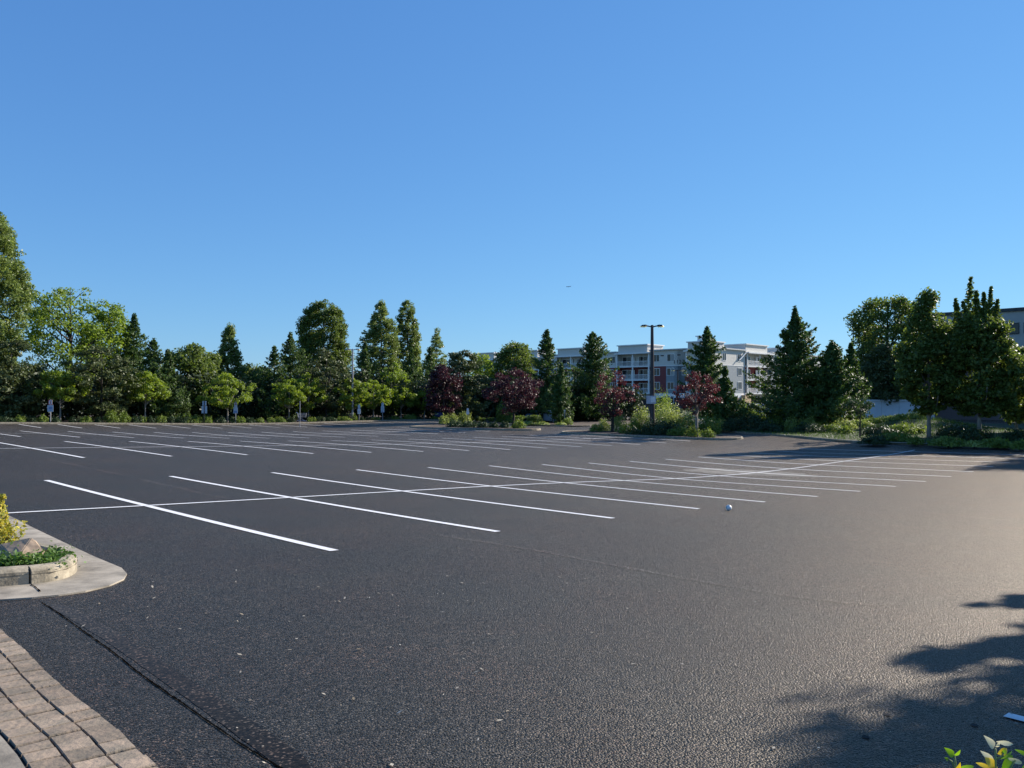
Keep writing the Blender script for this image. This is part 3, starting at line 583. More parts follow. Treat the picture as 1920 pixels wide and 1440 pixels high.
BL('pine_tree', 612, 650, [(780, 34), (750, 50), (715, 52), (680, 40), (655, 16)], LF_PINE, BK_D, 'olive pine standing in front of the domed tree', t=-56.5, seed=66, nclump=130, lpc=78, csz=.58, lsz=.12, flat=.45)
CF(684, 640, 30, LF_CON, 'narrow dark cedar right behind the grey lamp post', t=-58.5, seed=67, nb=180, lpb=60)
BL('poplar_tree', 714, 564, [(780, 34), (700, 38), (650, 36), (615, 28), (590, 15), (567, 3)], LF_POP, BK_P, 'left one of the two tallest paired poplars, darker green', t=-73, seed=68, nclump=772, lpc=90, csz=0.48, lsz=.115, trunk_r=.25, upc=.4)
BL('poplar_tree', 765, 560, [(780, 30), (700, 30), (650, 27), (615, 21), (590, 14), (564, 4)], LF_POP, BK_P, 'right one of the two tallest paired poplars, paler and slimmer', t=-74, seed=69, nclump=683, lpc=90, csz=0.45, lsz=.115, trunk_r=.25, upc=.4, lean=-.01)
BL('leafy_tree', 737, 674, [(760, 18), (725, 24), (700, 20), (678, 8)], LF_YG, BK_D, 'bright yellow green young tree glowing between the dark cedars below the paired poplars', t=-56.5, seed=70, nclump=60, lpc=60, csz=.5, lsz=.12)
BL('poplar_tree', 818, 616, [(780, 26), (700, 26), (665, 22), (640, 11), (618, 2)], LF_POP, BK_P, 'small pointed poplar right of the tallest pair', t=-80, seed=71, nclump=351, lpc=83, csz=0.48, lsz=.115, trunk_r=.2, upc=.4)
CF(772, 652, 34, LF_CON, 'dark cedar under the right poplar of the tall pair', t=-58, seed=72, nb=200, lpb=60)
CF(806, 650, 34, LF_CON, 'dark cedar behind the thin leaning maple', t=-60, seed=73, nb=200, lpb=60)
BL('pine_tree', 868, 652, [(782, 30), (755, 46), (720, 46), (685, 34), (660, 14)], LF_PINE, BK_D, 'olive brown pine with layered boughs right of the dark plum', Y=83, seed=74, nclump=196, lpc=83, csz=.62, lsz=.13, flat=.45)
BL('leafy_tree', 902, 666, [(760, 20), (725, 34), (700, 34), (680, 24), (668, 10)], LF_YG, BK_D, 'yellow green tree catching sun below the far grey roof', Y=100, seed=75, nclump=80, lpc=60, csz=.75, lsz=.15)
BL('leafy_tree', 966, 642, [(760, 30), (710, 40), (680, 38), (660, 28), (646, 14)], LF_DEC, BK_D, 'dense round green tree behind the broad wine red plum', Y=98, seed=76, nclump=255, lpc=72, csz=.8, lsz=.15)
CF(1026, 617, 40, LF_CON, 'cedar with a thin bent spire behind the pale trunk, left of the apartment roofs', Y=87, seed=77, nb=230, lpb=72, trunk_r=.2, prof=[(0, .7), (.2, 1), (.5, .7), (.7, .42), (.85, .24), (.95, .1), (1, .03)])
CF(1052, 680, 24, LF_CONL, 'short lighter green cedar between the two big cedars', Y=80, seed=78, nb=150, lpb=60)
CF(1111, 622, 46, LF_CON, 'full dark green cedar in front of the apartment building left of its balconies', Y=91, seed=79, nb=300, lpb=80, prof=[(0, .8), (.15, 1), (.4, .9), (.6, .66), (.8, .42), (.93, .25), (1, .05)])
CF(1326, 612, 44, LF_CON, 'tall ragged cedar hiding the apartment corner right of the reddish plum', Y=66, seed=80, nb=220, lpb=78, lsz=.12, prof=[(0, .6), (.2, .9), (.4, .75), (.6, .62), (.78, .42), (.9, .22), (1, .03)])
CF(1360, 688, 30, LF_CONL, 'lower lit cedar joined to the right side of the ragged cedar', Y=64, seed=81, nb=150, lpb=64)
CF(1491, 574, 66, LF_CON, 'largest dark conifer with a thin nodding tip right of the apartment balconies', Y=62, seed=82, nb=360, lpb=95, lsz=.12, trunk_r=.22, prof=[(0, .72), (.12, 1), (.3, .86), (.5, .62), (.66, .48), (.78, .36), (.86, .15), (.93, .06), (1, .0)])
CF(1560, 638, 44, LF_CONL, 'bushy green fir right beside the largest conifer', Y=61, seed=83, nb=260, lpb=78, lsz=.12, prof=[(0, .8), (.2, 1), (.5, .85), (.75, .45), (.92, .18), (1, .02)])
CF(1596, 642, 25, LF_CON, 'narrow fir behind the little sparse tree', Y=68, seed=84, nb=220, lpb=66, prof=[(0, .9), (.3, 1), (.6, .7), (.85, .3), (1, .02)])
CF(1536, 690, 30, LF_CON, 'short dark fir filling between the largest conifer and the bushy fir', Y=66, seed=85, nb=140, lpb=60)
BL('broad_tree', 1664, 552, [(745, 40), (700, 58), (660, 62), (620, 60), (585, 50), (562, 28)], LF_DEC, BK_D, 'big round crowned tree with sky gaps rising behind the white shed', Y=88, seed=86, nclump=323, lpc=69, csz=.85, lsz=.16, trunk_r=.35, nlimb=34, inner=.4, lump=.2)
BL('leafy_tree', 1660, 640, [(750, 44), (715, 48), (680, 36), (650, 16)], LF_PINE, BK_D, 'low olive tree under the big round crown just above the white shed', Y=84, seed=87, nclump=154, lpc=72, csz=.8, lsz=.15)
GH = 'upright hornbeams in the right hand bed'
BL('hornbeam_tree', 1741, 548, [(778, 8), (762, 26), (740, 44), (715, 56), (690, 56), (650, 48), (615, 34), (590, 22), (570, 14), (552, 6)], LF_DEC, BK_L, 'upright dense tree with pale trunk, its point lit, left of the many spired one', Y=48.5, group=GH, seed=88, nclump=330, lpc=78, csz=.46, lsz=.11, trunk_r=.13, upc=.5, inner=.35, lump=.14)
def hornbeam2():
    x, y = spot(1836, 46.5); z0 = bz(x, y); H = zpx(y, 520) - z0
    root = empty('hornbeam_tree', (x, y, z0), 'upright dense tree with many leafy spires in front of the grey warehouse', 'tree', GH)
    pr = prof_px([(778, 16), (762, 50), (730, 60), (690, 58), (650, 47), (620, 42), (600, 34)], x, y, z0, H)
    broadleaf('x', x, y, z0, H, pr, LF_DEC, BK_L, '', seed=89, nclump=380, lpc=80, csz=.45, lsz=.11, trunk_r=.13, upc=.4, root=root)
    r = np.random.default_rng(90); P = []
    for (px, tp, w) in ((1793, 560, 7), (1806, 566, 7), (1822, 520, 10), (1832, 545, 8), (1846, 548, 7), (1860, 538, 7), (1872, 562, 8), (1812, 590, 9), (1842, 580, 10)):
        X0 = xpx(px, y) - x; zt = zpx(y, tp) - z0; zb = zpx(y, 640) - z0; n = 520; u = r.uniform(0, 1, n) ** .8
        w_ = w * y / F * (1.9 - u * 1.75); X = X0 * (.72 + .28 * u)
        P.append(np.c_[X + r.normal(size=n) * w_ * .55, r.normal(size=n) * w_ * .6 + r.normal() * .5 * (1 - u), zb + (zt - zb) * u])
    cr = [c for c in root.children if c.name.startswith('crown')][0]
    V2 = leaves(np.vstack(P), .11, flat=.4, r=r); n0 = len(cr.data.vertices); co = np.empty(n0 * 3, np.float32); cr.data.vertices.foreach_get('co', co)
    me = quadmesh('crown', np.concatenate([co.reshape(-1, 4, 3), V2])); me.materials.append(LF_DEC); cr.data = me
hornbeam2()
BL('hornbeam_tree', 2026, 592, [(785, 20), (765, 60), (720, 76), (690, 70), (660, 54), (640, 30), (600, 14)], LF_DEC, BK_L, 'dark tree cut by the right edge beyond the low dark tree', Y=47, group=GH, seed=91, nclump=260, lpc=78, csz=.5, lsz=.11, trunk_r=.13, upc=.3)
BL('hornbeam_tree', 1905, 652, [(785, 16), (765, 34), (720, 40), (690, 30), (656, 10)], LF_DEC, BK_L, 'low dark tree filling the gap below the warehouse band at the right edge', Y=52, group=GH, seed=92, nclump=120, lpc=74, csz=.5, lsz=.12, trunk_r=.1)
# trees beyond the right edge of the frame: they throw the long shadows on the lot
for (x, y, H, Rr, sd, lab) in ((35.5, 41, 9.6, 3.2, 93, 'street tree beyond the right edge of the photo, nearest in the bed'), (44, 38.5, 10, 3.4, 94, 'street tree beyond the right edge, second in the bed'),
        (41, 50, 10.5, 3.6, 97, 'street tree beyond the right edge, behind the nearest one'), (50, 56, 11, 3.8, 98, 'street tree beyond the right edge, farthest in the bed'),
        (48, 66, 11.5, 3.6, 89, 'street tree beyond the right edge, rising level with the mound'), (55.5, 75, 18, 4.6, 90, 'street tree beyond the right edge, close to the warehouse wall'),
        (12.75, 8.69, 7.45, 2.1, 95, 'near dome topped tree beyond the right edge throwing the large lower shadow'), (12.79, 11.56, 6.5, .24, 96, 'slim near tree beyond the right edge throwing the wider finger of shadow'), (13.2, 12.75, 6.0, .14, 99, 'slimmest near tree beyond the right edge throwing the thin finger of shadow')):
    nr = y < 20
    broadleaf('leafy_tree', x, y, tz(x, y), H, [(.22, Rr * .4), (.35, Rr), (.6, Rr), (.85, Rr * .9), (.96, Rr * .65), (1, Rr * .25)] if nr else [(.22, Rr * .4), (.35, Rr), (.6, Rr * .95), (.85, Rr * .55), (1, Rr * .1)], LF_DEC, BK_D, lab, seed=sd, inner=.15, nclump=(620 if Rr > 1 else 60) if nr else 190, lpc=80 if nr else 55, csz=(.42 if Rr > 1 else Rr * .7) if nr else .8, lsz=.08 if nr else .16)
# dense wood filling behind the kerbside trees (nobody could count it)
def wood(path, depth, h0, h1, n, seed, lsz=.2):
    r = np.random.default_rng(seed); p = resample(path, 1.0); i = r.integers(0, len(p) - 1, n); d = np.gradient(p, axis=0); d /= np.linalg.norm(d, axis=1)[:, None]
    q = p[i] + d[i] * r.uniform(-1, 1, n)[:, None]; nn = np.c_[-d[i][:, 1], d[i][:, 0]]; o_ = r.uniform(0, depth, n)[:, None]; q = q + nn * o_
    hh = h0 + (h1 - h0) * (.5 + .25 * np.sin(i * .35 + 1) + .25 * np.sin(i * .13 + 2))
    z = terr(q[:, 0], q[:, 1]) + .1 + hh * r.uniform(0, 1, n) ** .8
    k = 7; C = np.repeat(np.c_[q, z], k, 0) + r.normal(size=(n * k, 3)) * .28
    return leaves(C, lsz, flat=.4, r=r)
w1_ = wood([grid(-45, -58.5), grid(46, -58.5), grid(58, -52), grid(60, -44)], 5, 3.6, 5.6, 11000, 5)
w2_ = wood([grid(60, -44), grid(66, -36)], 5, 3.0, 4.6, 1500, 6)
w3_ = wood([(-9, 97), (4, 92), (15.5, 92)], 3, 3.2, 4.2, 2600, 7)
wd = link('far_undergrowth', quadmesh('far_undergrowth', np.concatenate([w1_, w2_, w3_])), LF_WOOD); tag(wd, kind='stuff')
# ------------------------------------------------------------------ shrubs
def SH(px, w, top, base_t=None, Y=None, lm=None, label='', group=None, seed=1, n=520, lsz=.05, boxy=0, zb=None, dep=None, **k):
    x, y = spot(px, Y, base_t); z0 = bz(x, y) if zb is None else zb; h = 1.1 * max(.25, zpx(y, top) - z0)
    return shrub('shrub' if not boxy else 'clipped_hedge', x, y, z0, w * y / F, h, lm, label, group, seed, n, lsz, 'shrub' if not boxy else 'hedge', boxy, dep, **k)
marks = [(-1, 'the left edge of the photo'), (95, 'the red topped sign'), (113, 'the trunk of the leftmost maple'), (181, 'the bent pine trunk'), (278, 'the trunk of the second maple'), (383, 'the sign seen from behind'),
         (427, 'the trunk of the dome shaped maple'), (444, 'the grey front facing sign'), (543, 'the maple trunk left of the shopping cart'), (566, 'the shopping cart'), (673, 'the white plated sign'), (718, 'the blue grey sign'), (752, 'the thin white maple trunk'), (793, 'the leaning pale trunk')]
row = [(10, 30, 783, 0), (38, 20, 781, 1), (61, 20, 783, 0), (80, 18, 780, 1), (104, 18, 783, 0), (137, 16, 783, 0), (160, 22, 781, 1), (185, 16, 783, 0), (209, 26, 772, 1), (232, 22, 774, 1), (256, 22, 782, 0), (268, 14, 782, 1), (284, 18, 782, 0), (302, 20, 781, 1), (320, 18, 781, 0),
       (343, 30, 781, 0), (350, 22, 776, 1), (369, 18, 781, 1), (389, 20, 782, 1), (413, 20, 783, 0), (437, 16, 783, 0), (451, 20, 783, 1), (468, 18, 784, 0), (488, 16, 785, 1), (508, 16, 784, 1), (526, 20, 783, 1), (545, 18, 784, 0), (584, 18, 783, 1), (600, 20, 782, 0),
       (620, 24, 783, 0), (645, 28, 782, 1), (664, 12, 778, 1), (677, 16, 783, 0), (690, 12, 783, 0), (705, 18, 783, 1), (728, 14, 783, 0), (740, 18, 781, 1), (768, 26, 778, 1), (785, 12, 784, 0), (815, 16, 783, 1)]
cnt = {}
ords = ['first', 'second', 'third', 'fourth', 'fifth', 'sixth', 'seventh', 'eighth', 'ninth']
for i, (px, w, top, br) in enumerate(row):
    m = [k for k in range(len(marks)) if marks[k][0] < px][-1]; cnt[m] = cnt.get(m, 0) + 1
    lab = f"far kerb shrub, {ords[cnt[m] - 1]} to the right of {marks[m][1]}"
    SH(px, w, top, base_t=-52.9, lm=LF_SHR if br else LF_SHRD, label=lab, group='low shrubs along the far kerb', seed=300 + i, n=420, lsz=.06)
for i, (px, w, top, Y, lab, lm) in enumerate([
    (832, 20, 780, 77, 'pale flowering shrub at the left end of the plum island', LF_SHRY), (848, 24, 778, 78, 'rounded pale shrub beside the left end of the plum island', LF_SHRY), (872, 28, 775, 79, 'tall pale shrub left of the white and black sign', LF_SHRY),
    (853, 30, 790, 69.5, 'low dark shrub at the left tip of the small island', LF_SHRD), (880, 30, 791, 69, 'second low dark shrub from the left tip of the small island', LF_SHRD), (905, 22, 792, 68.5, 'third low dark shrub from the left tip of the small island', LF_SHRD), (926, 20, 793, 68.2, 'fourth low dark shrub from the left tip of the small island', LF_SHRD),
    (946, 20, 792, 67.5, 'low dark shrub just left of the wine red plum trunk', LF_SHRD), (972, 26, 789, 66.5, 'bright shrub at the foot of the wine red plum trunk', LF_SHR),
    (947, 36, 756, 84, 'tall leafy shrub behind the hedge left of the wine red plum trunk', LF_SHR),
    (1013, 14, 783, 80, 'small ball shrub at the right end of the long clipped hedge', LF_SHR), (1048, 18, 784, 80, 'arching small shrub in front of the silver car', LF_SHR), (1064, 22, 785, 78, 'low shrub at the right corner of the hedge bed', LF_SHR),
    (990, 30, 791, 77, 'low lime ground shrub in front of the long clipped hedge', LF_SHRY), (1015, 26, 792, 77, 'low lime ground shrub left of the pale trunk', LF_SHRY), (1052, 22, 793, 76, 'low lime ground shrub right of the pale trunk', LF_SHRY),
    # middle island
    (1118, 26, 797, 60.5, 'low shrub at the left tip of the middle island', LF_SHR), (1132, 24, 788, 62, 'light shrub left of the open plum trunk', LF_SHRY), (1158, 26, 776, 61, 'tall lime shrub right behind the open plum trunk', LF_SHRY), (1172, 24, 796, 57.5, 'low shrub between the open plum and the lamp post', LF_SHR),
    (1190, 26, 788, 58.5, 'mid height shrub left of the lamp post', LF_SHR), (1203, 44, 771, 59, 'pale topped large shrub just left of the lamp post', LF_SHRY), (1249, 66, 767, 58.5, 'largest pale topped shrub just right of the lamp post', LF_SHRY), (1240, 66, 790, 56, 'dark wide shrub in front of the largest pale shrub', LF_SHRD),
    (1287, 52, 774, 57.5, 'arching yellow green shrub between the two pale shrubs and the reddish plum', LF_SHRY), (1262, 24, 805, 54.5, 'low bright shrub at the kerb right of the lamp post', LF_SHR), (1280, 22, 803, 54, 'second low bright shrub at the kerb right of the lamp post', LF_SHR),
    (1301, 24, 802, 53, 'low shrub at the kerb left of the reddish plum trunk', LF_SHR), (1328, 24, 806, 52.2, 'last low shrub at the right tip of the middle island', LF_SHR), (1330, 46, 785, 56, 'spreading shrub behind the reddish plum trunk', LF_SHR), (1215, 30, 797, 55.6, 'dark shrub wrapped round the foot of the lamp post', LF_SHRD), (1187, 26, 802, 56, 'small dark shrub at the kerb left of the lamp post', LF_SHRD),
    (1243, 44, 745, 72, 'tall feathery bright green bush behind the lamp post', LF_YG),
    # right hand bank
    (1347, 40, 790, 61.5, 'lime shrub at the left end of the bank behind the driveway', LF_SHRY), (1370, 30, 790, 60.5, 'low dark shrub at the driveway edge below the ragged cedar', LF_SHRD), (1397, 80, 760, 66, 'large bright feathery shrub in front of the pale wall', LF_YG), (1400, 80, 780, 61.5, 'wide dark shrub below the large feathery shrub', LF_SHRD),
    (1445, 60, 781, 62, 'trailing shrub left of the largest conifer', LF_SHR), (1440, 60, 793, 59, 'low dark shrub at the driveway edge below the trailing shrub', LF_SHRD), (1484, 30, 786, 59, 'rounded yellow green shrub at the foot of the largest conifer', LF_SHRY), (1515, 36, 785, 59, 'lime shrub right of the foot of the largest conifer', LF_SHRY),
    (1520, 60, 796, 56.5, 'low dark shrub at the driveway edge below the bushy fir', LF_SHRD), (1560, 30, 797, 56, 'small shrub below the bushy fir', LF_SHR), (1585, 40, 789, 57, 'low pale shrub left of the little sparse tree', LF_SHRY), (1583, 30, 800, 54, 'little mound shrub near the driveway corner', LF_SHR), (1625, 24, 791, 56, 'straw tinted shrub right of the little sparse tree', LF_SHRY),
    (1612, 34, 788, 58.5, 'sunlit lime shrub right behind the slim trunk of the sparse tree', LF_SHRY), (1642, 40, 786, 58, 'sunlit mounded shrub at the foot of the grassy ridge, right of the sparse tree', LF_SHR), (1668, 38, 781, 58, 'lime shrub halfway up the sunlit grassy ridge below the white shed', LF_SHRY),
    (1694, 36, 777, 58, 'sunlit shrub high on the grassy ridge under the right end of the white shed', LF_SHR), (1718, 34, 773, 58, 'topmost lime shrub on the grassy ridge beside the upright tree', LF_SHRY), (1650, 64, 800, 52, 'broad dark green shrub on the slope right of the sparse tree trunk', LF_SHRD), (1700, 66, 797, 52.5, 'broad green shrub on the slope left of the pale upright tree trunk', LF_SHR), (1790, 70, 800, 50, 'broad dark shrub on the slope between the two upright tree trunks', LF_SHRD),
    (1535, 50, 790, 60, 'rounded green shrub below the bushy fir, behind the driveway edge shrubs', LF_SHR), (1462, 44, 790, 60.5, 'rounded green shrub left of the foot of the largest conifer', LF_SHR),
    (1680, 50, 812, 46.5, 'low shrub in the shaded bed left of the upright tree trunk', LF_SHR), (1640, 50, 818, 45, 'ground hugging shrub at the left end of the shaded bed', LF_SHRD), (1715, 30, 818, 44, 'small shrub beside the upright tree trunk', LF_SHR), (1775, 60, 822, 42.5, 'wide low shrub between the two upright tree trunks', LF_SHR),
    (1828, 60, 805, 45.5, 'dark shrub round the trunk of the many spired tree', LF_SHRD), (1870, 50, 824, 41, 'low shrub at the kerb right of the many spired tree', LF_SHR), (1905, 50, 808, 45, 'dark shrub below the low dark tree at the right edge', LF_SHRD), (1915, 40, 828, 39.5, 'last low shrub at the kerb by the right edge', LF_SHR), (1828, 40, 828, 41.5, 'pale low shrub at the kerb below the many spired tree', LF_SHRY)]):
    big = w > 44
    SH(px, w, top, Y=Y, lm=lm, label=lab, seed=400 + i, n=1600 if big else 620, lsz=.07 if big else .06, group=None)
for i, (px, w, top, Y, lab) in enumerate([(890, 17, 783, 86, 'short clipped hedge block right of the white and black sign'), (913, 27, 784, 85.5, 'clipped hedge block left of the tall leafy shrub'), (944, 30, 785, 84.5, 'dark clipped hedge in front of the tall leafy shrub'), (985, 50, 781, 82, 'long sunlit clipped hedge behind the wine red plum')]):
    SH(px, w, top, Y=Y, lm=LF_SHR if i != 2 else LF_SHRD, label=lab, seed=500 + i, n=1500, lsz=.06, boxy=.9, dep=1.0, group='clipped hedges behind the small island')
# grass on the right bank and kerbside weeds
r_ = np.random.default_rng(77); n = 26000
tt = r_.uniform(-13, 22, n); nn_ = r_.uniform(0, 1, n) ** .9; Pn = np.array([O + N * (43.2 + max(0, -t_) * .55 + 18 * u + .3) + D * t_ for t_, u in zip(tt, nn_)])
z = terr(Pn[:, 0], Pn[:, 1]) + .11 + mound(Pn[:, 0], Pn[:, 1]); hgt = r_.uniform(.08, .34, n) * (.5 + .5 * (mound(Pn[:, 0], Pn[:, 1]) > .25)); a = r_.uniform(0, 6.28, n); w = .016
u = np.c_[np.cos(a) * w, np.sin(a) * w, np.zeros(n)]; tip = np.c_[r_.normal(size=n) * .06, r_.normal(size=n) * .06, hgt]; c = np.c_[Pn, z]
gv = np.stack([c - u, c + u, c + tip + u * .3, c + tip - u * .3], 1)
gr = link('bank_grass', quadmesh('bank_grass', gv), LF_GRASS); tag(gr, kind='stuff')
# foreground sprig, lower right
def nearplant():
    Y = 1.95; x0 = xpx(1850, Y); z0 = tz(x0, Y); root = empty('variegated_shrub', (x0, Y, z0), 'leafy yellow and green sprigs of a near shrub poking in at the lower right corner', 'shrub')
    r = np.random.default_rng(8); st = MB(); groups = {'g': [], 'y': [], 'c': []}
    def pt(px, py, dy=0.0): y = Y + dy; return np.array([xpx(px, y) - x0, dy, zpx(y, py) - z0])
    def leaf(px0, py0, px1, py1, wpx, key, dy=0.0, fold=.25):
        a = pt(px0, py0, dy); b = pt(px1, py1, dy + r.normal() * .01); L_ = b - a; l = np.linalg.norm(L_); d = L_ / l
        side = np.cross(d, np.array([0, -1, .25])); side /= np.linalg.norm(side); up = np.cross(side, d); w = wpx * Y / F / 2
        rows_ = [(0, .06), (.18, .6), (.4, 1), (.62, .92), (.82, .55), (1, .03)]; V = []
        for (s, k) in rows_:
            c_ = a + L_ * s + up * (-.12 * l * (s - .5) ** 2 * 4 + .03 * l)
            V += [c_ - side * w * k + up * w * k * fold, c_, c_ + side * w * k + up * w * k * fold]
        groups[key].append(V)
    def stem(pts): st.tube([tuple(pt(*q)) for q in pts], [.0022] * len(pts), 6)
    stem([(1800, 1600), (1786, 1480), (1787, 1435), (1784, 1416)]); stem([(1788, 1450), (1780, 1428), (1772, 1423)])
    stem([(1866, 1600), (1862, 1480), (1861, 1430), (1861, 1404)]); stem([(1860, 1424), (1872, 1419), (1876, 1411)]); stem([(1862, 1500), (1880, 1450), (1898, 1425)])
    stem([(1935, 1600), (1930, 1480), (1925, 1440)]); stem([(1835, 1600), (1838, 1500), (1836, 1450)])
    leaf(1785, 1420, 1768, 1403, 13, 'g'); leaf(1784, 1418, 1796, 1407, 6, 'g'); leaf(1773, 1425, 1767, 1421, 6, 'g'); leaf(1788, 1446, 1822, 1437, 14, 'g')
    leaf(1861, 1406, 1843, 1381, 14, 'c'); leaf(1864, 1391, 1896, 1396, 9, 'c'); leaf(1862, 1402, 1868, 1392, 7, 'c'); leaf(1861, 1432, 1834, 1408, 12, 'c', .01); leaf(1860, 1440, 1842, 1420, 17, 'y'); leaf(1852, 1440, 1824, 1430, 8, 'y')
    leaf(1866, 1414, 1884, 1404, 13, 'y'); leaf(1872, 1412, 1882, 1408, 8, 'g'); leaf(1874, 1442, 1894, 1416, 18, 'g'); leaf(1884, 1422, 1914, 1432, 9, 'c'); leaf(1925, 1418, 1899, 1406, 8, 'g'); leaf(1912, 1440, 1940, 1425, 14, 'g'); leaf(1850, 1452, 1865, 1438, 16, 'y'); leaf(1872, 1424, 1894, 1408, 5, 'g')
    for i in range(150):
        px, py = r.uniform(1770, 1990), r.uniform(1450, 1640); a = r.uniform(0, 6.28); l = r.uniform(16, 30); leaf(px, py, px + math.cos(a) * l, py + math.sin(a) * l, r.uniform(9, 15), r.choice(['g', 'y', 'g', 'c']), r.uniform(-.12, .16))
    for key, nm, mt in (('g', 'green_leaves', leafmat('leaf_near_green', (.16, .32, .03), (.24, .42, .05), .35, .35)), ('y', 'yellow_leaves', leafmat('leaf_near_yellow', (.62, .46, .05), (.72, .58, .10), .3, .35)), ('c', 'cream_leaves', leafmat('leaf_near_cream', (.66, .62, .36), (.78, .74, .50), .25, .35))):
        mb = MB()
        for V in groups[key]:
            f = []
            for i in range(len(V) // 3 - 1):
                f += [(i * 3, i * 3 + 1, i * 3 + 4, i * 3 + 3), (i * 3 + 1, i * 3 + 2, i * 3 + 5, i * 3 + 4)]
            mb.add(V, f)
        mb.build(nm, mt, root, smooth=True)
    st.build('stem', simple('green_stem', (.2, .26, .09), .6), root, smooth=True)
nearplant()
# ------------------------------------------------------------------ apartment building
def siding(name, col, board=.18, vertical=False, var=.06):
    m, nt = new_mat(name); L = nt.links.new; out = nd(nt, 'ShaderNodeOutputMaterial'); p = nd(nt, 'ShaderNodeBsdfPrincipled', Roughness=.6)
    tc = nd(nt, 'ShaderNodeTexCoord'); sx = nd(nt, 'ShaderNodeSeparateXYZ'); L(tc.outputs['Object'], sx.inputs[0])
    ma = nd(nt, 'ShaderNodeMath', operation='MULTIPLY'); ma.inputs[1].default_value = 1 / board; L(sx.outputs['X' if vertical else 'Z'], ma.inputs[0])
    fr = nd(nt, 'ShaderNodeMath', operation='FRACT'); L(ma.outputs[0], fr.inputs[0])
    nz = nd(nt, 'ShaderNodeTexNoise', Scale=.6, Detail=5.0); L(tc.outputs['Object'], nz.inputs['Vector'])
    mx = nd(nt, 'ShaderNodeMix', data_type='RGBA'); mx.inputs[6].default_value = c4([v * (1 - var) for v in col]); mx.inputs[7].default_value = c4([min(1, v * (1 + var)) for v in col])
    L(nz.outputs['Fac'], mx.inputs[0]); L(mx.outputs[2], p.inputs['Base Color'])
    b = nd(nt, 'ShaderNodeBump', Strength=.6, Distance=.02); L(fr.outputs[0], b.inputs['Height']); L(b.outputs[0], p.inputs['Normal']); L(p.outputs[0], out.inputs[0]); return m
M_pale = siding('pale_siding', (.60, .58, .52)); M_grey = siding('grey_siding', (.25, .285, .30)); M_red = siding('red_siding', (.19, .036, .036), .25)
M_white = simple('white_trim', (.80, .79, .76), .5, var=.05); M_roofm = simple('roof_coping', (.52, .53, .52), .6, var=.1); M_dark = simple('dark_base', (.06, .05, .05), .8)
M_base = simple('tan_base', (.24, .19, .15), .85, var=.15); M_wood = simple('cedar_panel', (.52, .36, .19), .7, var=.25, scale=1.2, stretch=(.3, .3, 4))
gm, nt = new_mat('window_glass'); p_ = nd(nt, 'ShaderNodeBsdfPrincipled', Roughness=.06); p_.inputs['Base Color'].default_value = (.015, .02, .026, 1); p_.inputs['Specular IOR Level'].default_value = .4
o_ = nd(nt, 'ShaderNodeOutputMaterial'); nt.links.new(p_.outputs[0], o_.inputs[0]); M_glass = gm
M_curtain = simple('curtain', (.36, .36, .33), .8)
Pc = np.array([41.1, 160.6]); GZ = -1.6
apt = empty('apartment_building', (float(Pc[0]), float(Pc[1]), GZ), 'four storey apartment building with pale top floor, grey and dark red panels and white balconies', 'building')
FL = [1.7, 4.7, 7.7]; EAVE = 10.8; PAR = 11.25; BOX = 12.6
class Fac:                                     # facade frame: u along wall from the corner, d outward, z absolute
    def __init__(s, dr, nr): s.a = np.array(dr); s.n = np.array(nr)
    def M(s): return Matrix(((s.a[0], s.n[0], 0, 0), (s.a[1], s.n[1], 0, 0), (0, 0, 1, -GZ), (0, 0, 0, 1)))
    def u(s, px):
        k = xpx(px, 1.0); return float((k * Pc[1] - Pc[0]) / (s.a[0] - k * s.a[1]))
    def uo(s, px, d):
        k = xpx(px, 1.0); q = Pc + s.n * d; return float((k * q[1] - q[0]) / (s.a[0] - k * s.a[1]))
LF_ = Fac(-D, -N); RF_ = Fac(N, D)
def fb_(fc, u0, u1, d0, d1, z0, z1, mb):
    u0, u1 = min(u0, u1), max(u0, u1); mb.box(u0, u1, d0, d1, z0, z1, fc.M()); return mb
def part(fc, name, mat, boxes, par=None):
    mb = MB()
    for b in boxes: fb_(fc, *b, mb)
    return mb.build(name, mat, par or apt)
def window(fc, u, z, w, h, d, curtain=False):
    t = .09; fr = part(fc, 'window', M_white, [(u - w / 2, u + w / 2, d + .004, d + .07, z - t, z), (u - w / 2, u + w / 2, d + .004, d + .07, z + h, z + h + t), (u - w / 2 - t, u - w / 2, d + .004, d + .07, z - t, z + h + t), (u + w / 2, u + w / 2 + t, d + .004, d + .07, z - t, z + h + t), (u - .03, u + .03, d + .004, d + .06, z, z + h)])
    part(fc, 'pane', M_glass, [(u - w / 2, u - .03, d + .003, d + .03, z, z + h), (u + .03, u + w / 2, d + .003, d + .03, z, z + h)] if not curtain else [(u + .03, u + w / 2, d + .003, d + .03, z, z + h)], fr)
    if curtain: part(fc, 'curtain', M_curtain, [(u - w / 2, u - .03, d + .003, d + .03, z, z + h)], fr)
